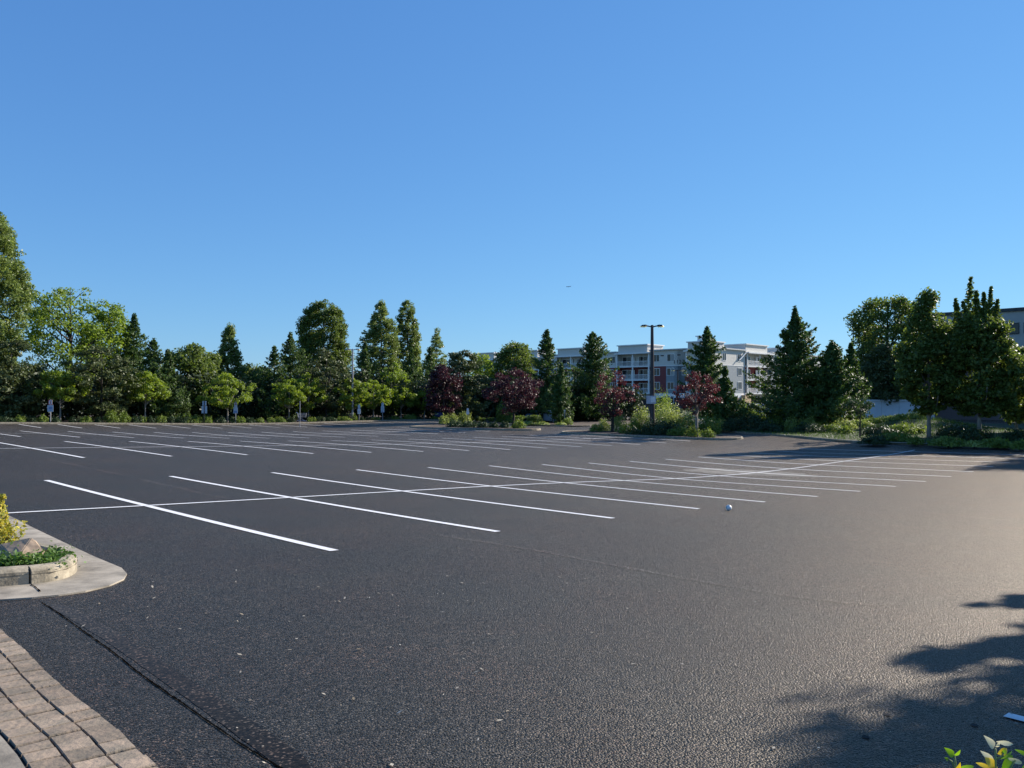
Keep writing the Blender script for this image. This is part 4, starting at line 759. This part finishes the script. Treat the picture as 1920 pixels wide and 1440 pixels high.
def balcony(fc, u0, u1, d, nmid=1):
    dp = 1.9
    for k, z in enumerate(FL):
        part(fc, 'balcony_floor', M_white, [(u0, u1, d - dp + .01, d, z - .14, z + .16)])
        mb = MB(); fb_(fc, u0 + .22, u1 - .22, d - .08, d - .03, z + 1.12, z + 1.2, mb); fb_(fc, u0 + .22, u1 - .22, d - .08, d - .03, z + .24, z + .30, mb)
        x = u0 + .24
        while x < u1 - .24: fb_(fc, x, x + .03, d - .07, d - .04, z + .30, z + 1.12, mb); x += .14
        mb.build('balcony_railing', M_white, apt)
    us = [u0 + .13] + [u0 + (u1 - u0) * (i + 1) / (nmid + 1) for i in range(nmid)] + [u1 - .13]
    for uu in us:
        for (a, b) in ((FL[0] + .16, FL[1] - .14), (FL[1] + .16, FL[2] - .14), (FL[2] + .16, EAVE - .3)): part(fc, 'balcony_post', M_white, [(uu - .13, uu + .13, d - .27, d - .01, a, b)])
    n = nmid + 1; w = (u1 - u0) / n
    for k, z in enumerate(FL):
        for i in range(n):
            c_ = u0 + w * (i + .5); dd = d - dp
            dr = part(fc, 'balcony_door', M_white, [(c_ - 1.5, c_ - .55, dd + .004, dd + .06, z + .17, z + 2.3), (c_ + 1.75, c_ + 1.85, dd + .004, dd + .06, z + .17, z + 2.35), (c_ - .55, c_ + 1.75, dd + .004, dd + .06, z + 2.25, z + 2.35), (c_ + .55, c_ + .63, dd + .004, dd + .06, z + .17, z + 2.25)])
            part(fc, 'pane', M_glass, [(c_ - .5, c_ + .55, dd + .003, dd + .03, z + .17, z + 2.25), (c_ + .63, c_ + 1.75, dd + .003, dd + .03, z + .17, z + 2.25)], dr)
def wallseg(fc, u0, u1, d, mids, depth=9.0):
    u0, u1 = min(u0, u1), max(u0, u1)
    part(fc, 'upper_wall', M_pale, [(u0, u1, d - depth, d, FL[2] + .02, PAR - .25)])
    part(fc, 'middle_wall', mids, [(u0, u1, d - depth, d, FL[0] + .02, FL[2] - .10)])
    part(fc, 'trim_band', M_white, [(u0, u1, d - depth, d + .04, FL[2] - .10, FL[2] + .02)])
    part(fc, 'base_band', M_white, [(u0, u1, d - depth, d + .03, FL[0] - .9, FL[0] + .02)])
    part(fc, 'ground_floor_wall', M_dark, [(u0, u1, d - depth, d - .15, GZ - .5, FL[0] - .9)])
    part(fc, 'roof_coping', M_roofm, [(u0 - .0, u1 + .0, d - depth, d + .45, PAR - .25, PAR)])
def roofbox(fc, u0, u1, d0, d1, z1=BOX): 
    part(fc, 'roof_box', M_pale, [(u0, u1, d0, d1, PAR - .6, z1 - .22)]); part(fc, 'roof_box_coping', M_white, [(u0 - .25, u1 + .25, d0 - .25, d1 + .3, z1 - .22, z1)])
# left facade (seen running left from the hidden corner)
u = LF_.u; BD = -1.9
segs = [(1335, 1286, 'b', 1), (1286, 1249, 'w', M_grey), (1249, 1219, 'w', M_red), (1219, 1156, 'b', 1), (1156, 1128, 'w', M_red), (1128, 1100, 'w', M_grey), (1100, 1043, 'b', 1), (1043, 1012, 'w', M_grey), (1012, 960, 'b', 1), (960, 930, 'w', M_red), (930, 880, 'b', 1)]
for (a, b, k, q) in segs:
    ua, ub = u(a), u(b)
    if k == 'w': wallseg(LF_, ua, ub, 0, q)
    else:
        wallseg(LF_, ua, ub, BD, M_red); balcony(LF_, ua + .1, ub - .1, .25, q)
        part(LF_, 'balcony_roof', M_white, [(ua - .2, ub + .2, BD, .75, EAVE - .3, EAVE - .02)])
        roofbox(LF_, ua + .6, ub - .6, -6, .15)
for px, w in ((1262, 1.5), (1276.5, 1.5)):
    pass
for (px, lv, w, cu) in ((1231, 2, 1.5, False), (1258, 2, 1.7, True), (1231, 1, 1.6, False), (1257.5, 1, 1.7, True), (1283, 1, .9, False), (1231, 0, 1.6, False), (1257.5, 0, 1.6, False), (1257.5, -1, 1.5, False), (1149.5, 2, 1.2, False), (1150, 1, 1.2, False), (1149, 0, 1.2, False), (1136, 1, 1.2, False), (1118, 2, 1.2, False), (1118, 1, 1.2, True), (1028, 2, 1.3, False), (945, 2, 1.3, False)):
    z = (FL[lv] if lv >= 0 else FL[0] - 3) + .95; window(LF_, u(px), z, w, 1.45, 0, cu)
mb = MB(); fb_(LF_, u(1224.5) - .08, u(1224.5) + .08, .03, .16, GZ, PAR - .3, mb); mb.build('downpipe', M_white, apt)
for px in (1242, 1273): part(LF_, 'wall_vent', M_dark, [(u(px) - .35, u(px) + .35, .003, .12, EAVE - 1.0, EAVE - .8)])
part(LF_, 'chimney', M_white, [(u(1303) - .9, u(1303) + .9, -4.5, -2.5, BOX, BOX + 1.1), (u(1303) - 1.2, u(1303) + 1.2, -4.8, -2.2, BOX + 1.1, BOX + 1.35)])
# number on the top floor wall
uu0 = u(1273)
for i_, ch in enumerate('1127'):
    cu_ = bpy.data.curves.new('digit', 'FONT'); cu_.body = ch; cu_.size = 1.15; cu_.extrude = .03; cu_.align_x = 'CENTER'
    to = bpy.data.objects.new('tmp', cu_); COL.objects.link(to); bpy.context.view_layer.update()
    me = bpy.data.meshes.new_from_object(to.evaluated_get(bpy.context.evaluated_depsgraph_get())); bpy.data.objects.remove(to)
    num = link('digit', me, M_dark, apt); uu = uu0 - (i_ - 1.5) * .72
    num.matrix_local = Matrix(((-LF_.a[0], 0, LF_.n[0], LF_.a[0] * uu + LF_.n[0] * .05), (-LF_.a[1], 0, LF_.n[1], LF_.a[1] * uu + LF_.n[1] * .05), (0, 1, 0, 8.05 - GZ), (0, 0, 0, 1)))
# right facade
u = RF_.u
wallseg(RF_, 0, u(1397), 0, M_grey)
for (a, b, k) in ((1399, 1447, 'b'), (1447, 1470, 'w'), (1470, 1505, 'b'), (1505, 1549, 'w')):
    ua, ub = u(a), u(b)
    if k == 'w': wallseg(RF_, ua, ub, 0, M_grey)
    else:
        wallseg(RF_, ua, ub, -1.9, M_red); balcony(RF_, ua + .1, ub - .1, .3, 1); part(RF_, 'balcony_roof', M_white, [(ua - .3, ub + .3, -1.9, .9, EAVE - .3, EAVE - .02)]); roofbox(RF_, ua - .5, ub - 2.5, -5, .2)
for (px, lv, w) in ((1358, 2, 1.4), (1386, 2, 1.4), (1387, 1, 1.6), (1387, 0, 1.6), (1456, 2, 1.5), (1456, 1, 1.5), (1456, 0, 1.5)): window(RF_, u(px), FL[lv] + .95, w, 1.5, 0)
for px in (1383, 1450):                       # slanting white brace under the eaves
    ua = u(px); mb = MB(); mb.tube([RF_.M() @ Vector((ua + 3.0, .5, EAVE - .2)), RF_.M() @ Vector((ua, .4, EAVE - 2.0))], .13, 6); mb.build('eave_brace', M_white, apt)
part(RF_, 'ground_floor_panel', M_base, [(u(1374), u(1389), .02, .30, GZ, FL[0] - .95)]); part(RF_, 'timber_panel', M_wood, [(u(1390), u(1401), .03, .9, GZ, FL[0] - .35)])
for px in (1407, 1413): window(RF_, u(px), -.4, 1.0, 1.3, -1.9)
# ------------------------------------------------------------------ warehouse at the right edge, low shed, walls
M_ware = simple('grey_render', (.50, .48, .45), .8, var=.06, scale=.4); M_brown = simple('brown_render', (.20, .15, .14), .85, var=.08, scale=.4); M_cop = simple('dark_coping', (.05, .06, .065), .6)
M_lower = simple('slate_plinth', (.13, .13, .15), .85, var=.1)
Yw = 84.0; Q0 = np.array([xpx(1925, Yw), Yw]); wz = -1.3
wh = empty('warehouse_building', (float(Q0[0]), float(Q0[1]), wz), 'flat roofed warehouse with grey upper wall and brown lower wall at the right edge', 'building')
Mw = Matrix(((D[0], -D[1] * -1 if False else -N[0], 0, 0), (D[1], -N[1], 0, 0), (0, 0, 1, -wz), (0, 0, 0, 1)))     # u along D, d outward = -N
def wu(px): k = xpx(px, 1.0); return float((k * Q0[1] - Q0[0]) / (D[0] - k * D[1]))
ztop = zpx(Yw, 576); zband = zpx(Yw, 654); zlow = zpx(Yw, 791.5)
ul, ur = wu(1722), wu(1925) + 38
def wpart(name, mat, *bx, par=None):
    mb = MB()
    for b in bx: mb.box(*b, Mw)
    return mb.build(name, mat, par or wh)
wpart('upper_wall', M_ware, (ul, ur, -40, 0, zband, ztop - .35)); wpart('lower_wall', M_brown, (ul, ur, -40, .06, zlow, zband)); wpart('plinth', M_lower, (ul, ur, -40, .14, wz - .6, zlow))
wpart('roof_coping', M_cop, (ul - .2, ur + .2, -40.2, .22, ztop - .35, ztop))
for px in (1898.5, 1935):
    uc = wu(px); zc = zpx(Yw + .3, 624.5); w_ = .62
    fr = wpart('window', M_cop, (uc - w_ - .07, uc + w_ + .07, .003, .09, zc - .07, zc), (uc - w_ - .07, uc + w_ + .07, .003, .09, zc + 1.08, zc + 1.15), (uc - w_ - .07, uc - w_, .003, .09, zc, zc + 1.08), (uc + w_, uc + w_ + .07, .003, .09, zc, zc + 1.08))
    wpart('pane', M_glass, (uc - w_, uc + w_, .003, .04, zc, zc + 1.08), par=fr)
for k in range(6): uu = ul + 4 + k * 9.0; wpart('wall_joint', M_lower, (uu, uu + .05, .001, .012, zband + .02, ztop - .36))
M_shed = simple('shed_panel', (.72, .74, .76), .5, var=.06, scale=.8)
Ys = 82.0; xs0, xs1 = xpx(1586, Ys), xpx(1752, Ys); zs = tz(26, 82) - .1; zt = zpx(Ys, 749.5)
sh = empty('white_shed', (xs0, Ys, zs), 'long low white windowless shed behind the grassy bank and the little sparse tree', 'shed')
mb = MB(); mb.box(0, xs1 - xs0, 0, 5, .35, zt - zs - .12); mb.build('wall', M_shed, sh)
mb = MB(); mb.box(-.1, xs1 - xs0 + .1, -.12, 5.1, zt - zs - .12, zt - zs); mb.build('roof', M_white, sh)
mb = MB(); mb.box(-.02, xs1 - xs0 + .02, -.03, 5.02, -.4, .35); mb.build('plinth', M_lower, sh)
mb = MB()
for i in range(1, 5): mb.box(i * (xs1 - xs0) / 5 - .02, i * (xs1 - xs0) / 5 + .02, -.012, 0, .36, zt - zs - .13)
mb.build('panel_seam', M_roofm, sh)
def lowwall(name, px0, px1, Y, top, mat, label, cat, capm=M_white):
    a, b = xpx(px0, Y), xpx(px1, Y); z0 = tz(a, Y); h = zpx(Y, top) - z0; e = empty(name, (a, Y, z0), label, cat)
    mb = MB(); mb.box(0, b - a, 0, .25, -.3, h - .08); mb.build('wall_panel', mat, e); mb = MB(); mb.box(-.05, b - a + .05, -.05, .3, h - .08, h); mb.build('coping', capm, e)
    mb = MB(); x = 0
    while x < b - a: mb.box(x, x + .18, -.03, 0, -.3, h - .09); x += 3
    mb.build('pier', mat, e)
lowwall('boundary_wall', 1366, 1452, 118, 756, M_shed, 'pale blue grey wall below the apartment ground floor, behind the feathery bush', 'wall')
lowwall('boundary_wall', 1428, 1482, 84, 773, simple('tan_block', (.26, .24, .21), .85), 'tan block wall left of the trunk of the largest conifer', 'wall', M_base)
lowwall('boundary_wall', 1176, 1280, 130, 760, simple('dark_screen', (.08, .085, .09), .8), 'dark screen wall below the apartment balconies behind the lamp post', 'wall', M_dark)
far = empty('distant_building', (xpx(1430, 105), 105, tz(30, 105)), 'blue panelled low box glimpsed between the pale wall and the largest conifer', 'building')
mb = MB(); mb.box(0, 3.2, 0, 3, -.2, zpx(105, 759) - tz(30, 105)); mb.build('wall', simple('blue_panel', (.10, .20, .40), .5), far); mb = MB(); mb.box(-.1, 3.3, -.1, 3.1, zpx(105, 759) - tz(30, 105), zpx(105, 757.5) - tz(30, 105)); mb.build('roof', M_white, far)
# ------------------------------------------------------------------ lamps
M_pole = simple('painted_steel_dark', (.045, .04, .045), .45, metal=.4, var=.15); M_poleg = simple('galvanised_pole', (.32, .32, .33), .5, metal=.3)
M_lens = leafmat('lamp_lens', (.80, .80, .55), (.82, .82, .6), .75, .25); M_box = simple('grey_box', (.50, .50, .54), .5)
def lamp(px, Y, pb, pt, wpx, mat, label, heads, hl, rz=0, box=None, armz=0):
    x = xpx(px, Y); z0 = tz(x, Y) + .1; H = zpx(Y, pt) - z0; r = wpx * Y / F / 2
    e = empty('street_lamp', (x, Y, z0), label, 'street lamp', 'tall car park lamps', rz)
    mb = MB(); mb.tube([(0, 0, -.2), (0, 0, .35), (0, 0, .36), (0, 0, H)], [r * 1.9, r * 1.9, r * 1.15, r * .62], 14); mb.build('pole', mat, e, smooth=False)
    for a in heads:
        ca, sa = math.cos(a), math.sin(a); mb = MB(); mb.tube([(0, 0, H - .14), (ca * .3, sa * .3, H - .07), (ca * .42, sa * .42, H - .07)], .045, 8); mb.build('arm', mat, e)
        Mx = Matrix.Rotation(a, 4, 'Z'); hd = MB()
        prof = [(.36, .10, -.06, .0), (.48, .18, -.09, .03), (.36 + hl * .75, .17, -.09, .01), (.36 + hl, .08, -.10, -.06)]
        V = []
        for (q, w, zb_, zt_) in prof: V += [(q, -w, H + zb_), (q, w, H + zb_), (q, w * .7, H + zt_), (q, -w * .7, H + zt_)]
        V = [tuple(Mx @ Vector(v)) for v in V]; f = [(0, 1, 2, 3), (15, 14, 13, 12)]
        for i in range(3):
            for k in range(4): f.append((i * 4 + k, (i + 1) * 4 + k, (i + 1) * 4 + (k + 1) % 4, i * 4 + (k + 1) % 4))
        hd.add(V, f); ho = hd.build('lamp_head', mat, e)
        lm_ = MB(); lm_.box(.44, .36 + hl, -.16, .16, H - .15, H - .095, Mx); lm_.build('lens', M_lens, ho)
    if box:
        zb0 = zpx(Y, box[3]) - z0; zb1 = zpx(Y, box[2]) - z0; x0_, x1_ = xpx(box[0], Y) - x, xpx(box[1], Y) - x
        mb = MB(); mb.box(x0_, x1_, -r - .16, -r - .02, zb0, zb1); mb.build('control_box', M_box, e)
        mb = MB(); mb.box(x0_ + .3, x1_ - .05, -r - .19, -r - .161, zb0 + .1, zb1 - .08); mb.build('notice_panel', M_white, e)
        mb = MB(); mb.tube([(r * .9, .02, zb1), (r * .9, .02, zb1 + 1.2)], .025, 6); mb.build('conduit', M_poleg, e)
    return e
lamp(1223, 56.5, 806, 609.5, 8.6, M_pole, 'tall dark lamp post with two heads and a pale box, in front of the apartments', (0, math.pi), .48, box=(1211, 1228.5, 742, 757))
x_, y_ = spot(661, t=-53.6)
lamp(661, y_, 780, 654, 3.6, M_poleg, 'slender grey lamp post with three heads rising beside the domed tree', (0.1, math.pi - .1, math.pi / 2 + 1), .5)
lamp(1270.5, 118, 790, 693.5, 3.0, M_pole, 'small distant twin headed lamp in front of the grey apartment wall', (0, math.pi), .55)
# ------------------------------------------------------------------ signs
M_plate = simple('sign_plate_white', (.62, .64, .68), .45, var=.06); M_blue = simple('sign_plate_blue', (.14, .22, .42), .45, var=.1); M_redp = simple('sign_red', (.42, .06, .07), .5); M_alu = simple('sign_back', (.34, .42, .52), .4, metal=.3, var=.08)
def sign(px, t, Y, label, top, base, plates, back=False, postc=None):
    x, y = spot(px, Y, t); z0 = bz(x, y); e = empty('parking_sign', (x, y, z0), label, 'sign', 'parking signs along the far kerb')
    H = zpx(y, top) - z0; mb = MB(); mb.box(-.03, .03, -.02, .03, -.2, H); mb.build('post', postc or M_poleg, e)
    for (dx, w, a, b, m, strp) in plates:
        s_ = y / F; za, zb_ = zpx(y, b) - z0, zpx(y, a) - z0; d0, d1 = (.032, .042) if back else (-.032, -.022)
        mb = MB(); mb.box((dx - w / 2) * s_, (dx + w / 2) * s_, d0, d1, za, zb_); po = mb.build('sign_plate', m, e)
        if strp:
            mb = MB(); hh = zb_ - za
            for (f0, f1, g0, g1) in strp[1]: mb.box((dx - w / 2 + w * f0) * s_, (dx - w / 2 + w * f1) * s_, d0 - .004, d0 - .001, za + hh * g0, za + hh * g1)
            mb.build('sign_marking', strp[0], po)
    return e
rim = [(0, .14, 0, 1), (.86, 1, 0, 1), (.14, .86, .88, 1), (.14, .86, 0, .1)]
sign(95, -52.6, None, 'post with small red bordered white plate above a larger blue grey plate, leftmost sign', 749, 787, [(0, 7.5, 749.5, 759, M_plate, (M_redp, rim + [(.38, .62, .2, .7)])), (0, 11, 759.5, 772, M_alu, (M_blue, [(.2, .8, .12, .2), (.2, .8, .35, .75)]))])
sign(383, -52.6, None, 'sign seen from behind, narrow plates over a wider pale blue plate split by its post', 752, 787, [(0, 7.4, 752, 760.5, M_alu, None), (0, 10.4, 761.5, 775, M_alu, None)], back=True, postc=M_pole)
sign(442, -52.6, None, 'greyish blue two plate sign standing right of the dome shaped maple trunk', 753, 786, [(0, 5.4, 755, 763, M_alu, (M_redp, [(.3, .7, .5, .8)])), (0, 8, 763.5, 775, M_alu, (M_blue, [(.15, .85, .08, .42)]))])
sign(673.5, -52.6, None, 'sign with grey top plate and bright white lower plate right of the lamp post', 757, 785, [(0, 4.6, 759, 766, M_alu, None), (0, 6, 766.5, 776, M_plate, (M_poleg, [(.2, .8, .3, .38), (.2, .8, .5, .56)]))])
sign(717.5, -52.4, None, 'blue grey plated sign left of the thin white maple trunk', 754, 788, [(0, 4.4, 755.5, 762, M_alu, None), (0, 6.4, 762, 773.5, M_alu, (M_blue, [(0, 1, 0, .12), (.44, .56, 0, 1)]))])
sign(877, None, 76, 'small white sign with a dark lower post right of the flowering shrubs', 765, 792, [(0, 3.6, 765.5, 770.5, M_plate, None), (0, 5.4, 771, 777, M_plate, None)], postc=M_pole)
sign(1058.5, None, 79, 'thin post with one tiny pale plate at the right end of the hedge bed', 767, 792, [(0, 3.2, 768, 773.5, M_plate, None)])
sign(562.5, None, 73, 'bare thin pale post rising through the shopping cart', 752, 788, [])
# ------------------------------------------------------------------ shopping cart
M_wire = simple('cart_wire', (.42, .44, .48), .35, metal=.7)
cx_, cy_ = onrow(567, -52.25); ct = empty('shopping_cart', (cx_, cy_, bz(cx_, cy_)), 'abandoned wire shopping cart on the far bed under the ragged small maple', 'shopping cart', rz=.1)
mb = MB()
def cage(z, f): return [(-.42 * f - .05, -.24 * f, z), (.42 * f, -.24 * f, z), (.42 * f, .24 * f, z), (-.42 * f - .05, .24 * f, z)]
for (z, f) in ((.52, .82), (.64, .88), (.78, .94), (.92, 1.0)): c4_ = cage(z, f); mb.tube(c4_ + [c4_[0]], .010, 5)
a_, b_ = cage(.52, .82), cage(.92, 1.0)
for i in range(4):
    for k in range(7): s_ = k / 7; p0 = Vector(a_[i]).lerp(Vector(a_[(i + 1) % 4]), s_); p1 = Vector(b_[i]).lerp(Vector(b_[(i + 1) % 4]), s_); mb.tube([p0, p1], .006, 4)
mb.build('basket', M_wire, ct)
mb = MB(); mb.tube([(-.5, -.22, .15), (.42, -.2, .12), (.42, .2, .12), (-.5, .22, .15), (-.5, -.22, .15)], .016, 6); [mb.tube([(-.46, s, .14), (-.36, s, .52)], .014, 6) for s in (-.22, .22)]; [mb.tube([(.3, s, .12), (-.36, s, .52)], .012, 6) for s in (-.2, .2)]; mb.build('frame', M_wire, ct)
mb = MB(); mb.tube([(-.46, -.24, .92), (-.56, -.24, 1.0), (-.56, .24, 1.0), (-.46, .24, .92)], .017, 6); mb.build('handle', M_blue, ct)
for (a, b) in ((-.46, -.2), (-.46, .2), (.4, -.18), (.4, .18)): mb = MB(); mb.tube([(a, b - .015, .06), (a, b + .015, .06)], .06, 12); mb.build('wheel', M_pole, ct)
# ------------------------------------------------------------------ parked cars behind the hedge
def car(x, y, rz, paint, label, suv=False):
    z0 = tz(x, y) + .02; e = empty('parked_car', (x, y, z0), label, 'car', 'cars parked behind the hedge', rz); h = 1.68 if suv else 1.44
    P = [(-2.25, .35), (-2.28, .62), (-2.2, .92), (-1.75, .98 if not suv else 1.02), (-1.2 if not suv else -2.0, h - .04), (-.4, h), (.35, h - .03), (1.0, .98), (1.9, .86), (2.2, .66), (2.24, .36), (2.1, .25), (-2.1, .25)]
    if suv: P = [(-2.25, .38), (-2.28, .7), (-2.22, 1.05), (-2.0, h - .08), (-1.0, h), (.3, h - .03), (.95, 1.08), (1.95, .98), (2.22, .72), (2.25, .4), (2.1, .28), (-2.1, .28)]
    bm = bmesh.new(); L_, R_ = [], []
    for (a, z) in P:
        w = .88 if z < 1.05 else .88 - (z - 1.05) * .36; L_.append(bm.verts.new((a, -w, z))); R_.append(bm.verts.new((a, w, z)))
    n = len(P); bm.faces.new(L_[::-1]); bm.faces.new(R_)
    for i in range(n): bm.faces.new((L_[i], L_[(i + 1) % n], R_[(i + 1) % n], R_[i]))
    bmesh.ops.bevel(bm, geom=bm.edges[:], offset=.05, segments=2, affect='EDGES'); bmesh.ops.recalc_face_normals(bm, faces=bm.faces[:])
    me = bpy.data.meshes.new('body'); bm.to_mesh(me); bm.free(); link('body', me, paint, e)
    mb = MB(); zt_ = h - .12; zl = 1.02 if not suv else 1.1
    for s in (-1, 1):
        w0, w1 = .885, .885 - (zt_ - 1.05) * .36 + .012
        for (a0, a1, b0, b1) in ((-1.25 if not suv else -1.95, -.45, -1.05 if not suv else -1.85, -.45), (-.38, .78, -.38, .38)): mb.add([(a0, s * w0, zl), (a1, s * w0, zl), (b1, s * w1, zt_), (b0, s * w1, zt_)], [(0, 1, 2, 3)])
    mb.build('side_window', M_glass, e)
    xw = .97 if not suv else .93; mb = MB(); mb.add([(xw + .01, -.74, zl + .02), (xw + .01, .74, zl + .02), (.42, .62, zt_ + .06), (.42, -.62, zt_ + .06)], [(0, 1, 2, 3)]); wo = mb.build('windscreen', M_glass, e); wo.location = (.03, 0, .02)
    for s in (-.62, .62):
        mb = MB(); mb.box(2.15, 2.27, s - .17, s + .17, .62, .76); mb.build('headlight', M_lens, e)
    for a in (-1.4, 1.42):
        for s in (-1, 1):
            mb = MB(); mb.tube([(a, s * .70, .33), (a, s * .90, .33)], .33, 20); t_ = mb.build('wheel', M_pole, e); mb = MB(); mb.tube([(a, s * .885, .33), (a, s * .908, .33)], .2, 12); mb.build('rim', M_poleg, t_)
def paint(n, c): m = simple(n, c, .25, var=.03, spec=.6); return m
car(xpx(1017, 88), 88, -2.2, paint('paint_black', (.02, .022, .03)), 'dark sport utility car whose roof shows above the clipped hedge', True)
car(xpx(1040, 86), 86, -1.15, paint('paint_silver', (.38, .42, .48)), 'silver car with its windscreen catching light right of the pale conifer trunk')
car(xpx(826, 97), 97, -1.4, paint('paint_blue', (.03, .04, .12)), 'dark blue car partly hidden by pale shrubs under the dark purple plum')
car(xpx(977, 96), 96, -2.0, paint('paint_bluegrey', (.08, .13, .22)), 'blue grey car in deep shade behind the long clipped hedge', True)
# ------------------------------------------------------------------ airliner far off
Ya = 6000.0; xa = xpx(1066, Ya); za = zpx(Ya, 537.5); al = empty('airliner', (xa, Ya, za), 'tiny distant airliner above the apartment building', 'airplane', rz=math.pi)
M_air = simple('airliner_paint', (.25, .28, .34), .4)
mb = MB(); mb.tube([(-19, 0, 1.2), (-14, 0, .5), (-6, 0, 0), (13, 0, 0), (17, 0, -.2), (19.5, 0, -.5)], [.3, 1.2, 2, 2, 1.4, .2], 14); mb.build('fuselage', M_air, al)
for s in (-1, 1):
    mb = MB(); mb.add([(3, s * 1.5, -.8), (-3.5, s * 1.5, -.8), (-8, s * 17, .8), (-6.3, s * 17, .8), (3, s * 1.5, -.3), (-3.5, s * 1.5, -.4), (-8, s * 17, 1.0), (-6.3, s * 17, 1.0)], [(0, 1, 2, 3), (7, 6, 5, 4), (0, 3, 7, 4), (1, 5, 6, 2), (3, 2, 6, 7), (0, 4, 5, 1)]); mb.build('wing', M_air, al)
    mb = MB(); mb.tube([(2.5, s * 5.5, -2), (-1.8, s * 5.5, -2)], [1.1, .8], 12); mb.build('engine', M_air, al)
mb = MB(); mb.add([(-13, -.15, 1.5), (-18.5, -.15, 1.5), (-20, -.1, 7), (-17.5, -.1, 7), (-13, .15, 1.5), (-18.5, .15, 1.5), (-20, .1, 7), (-17.5, .1, 7)], [(0, 1, 2, 3), (7, 6, 5, 4), (0, 3, 7, 4), (1, 5, 6, 2), (3, 2, 6, 7), (0, 4, 5, 1)]); mb.build('tail_fin', M_air, al)
# ------------------------------------------------------------------ sky, sun, camera
EL, AZ = R(SUN_EL), R(SUN_AZ)          # azimuth clockwise from the view direction (+Y)
w = bpy.data.worlds.new('World'); scene.world = w; w.use_nodes = True; nt = w.node_tree; nt.nodes.clear()
sk = nt.nodes.new('ShaderNodeTexSky'); sk.sky_type = 'NISHITA'; sk.sun_disc = False; sk.sun_elevation = EL; sk.sun_rotation = AZ
sk.air_density = AIR; sk.dust_density = DUST; sk.ozone_density = OZ; sk.altitude = 50
bg = nt.nodes.new('ShaderNodeBackground'); bg.inputs['Strength'].default_value = SKYS; ow = nt.nodes.new('ShaderNodeOutputWorld')
sp_ = nt.nodes.new('ShaderNodeSeparateColor'); cb_ = nt.nodes.new('ShaderNodeCombineColor'); nt.links.new(sk.outputs[0], sp_.inputs[0])
for k_, (g_, e_) in enumerate(SKYG):
    pw_ = nt.nodes.new('ShaderNodeMath'); pw_.operation = 'POWER'; pw_.inputs[1].default_value = e_; mu_ = nt.nodes.new('ShaderNodeMath'); mu_.operation = 'MULTIPLY'; mu_.inputs[1].default_value = g_
    nt.links.new(sp_.outputs[k_], pw_.inputs[0]); nt.links.new(pw_.outputs[0], mu_.inputs[0]); nt.links.new(mu_.outputs[0], cb_.inputs[k_])
nt.links.new(cb_.outputs[0], bg.inputs[0]); nt.links.new(bg.outputs[0], ow.inputs[0])
sl = bpy.data.lights.new('sun', 'SUN'); sl.energy = SUNS; sl.angle = R(.53); sl.color = (1, .92, .82); so = bpy.data.objects.new('sun', sl); COL.objects.link(so)
sd_ = Vector((math.sin(AZ) * math.cos(EL), math.cos(AZ) * math.cos(EL), math.sin(EL))); so.rotation_euler = sd_.to_track_quat('Z', 'Y').to_euler(); so.location = (30, 10, 40)
cam = bpy.data.cameras.new('camera'); cam.sensor_width = 36; cam.lens = 36 * F / PW; cam.clip_start = .05; cam.clip_end = 20000
co_ = bpy.data.objects.new('camera', cam); COL.objects.link(co_); co_.location = (0, 0, EYE); co_.rotation_euler = (math.pi / 2 + PITCH, 0, 0); scene.camera = co_
scene.render.resolution_x, scene.render.resolution_y = 1024, 768
scene.view_settings.view_transform = 'Standard'; scene.view_settings.look = 'None'; scene.view_settings.exposure = EXPO; scene.view_settings.gamma = 1
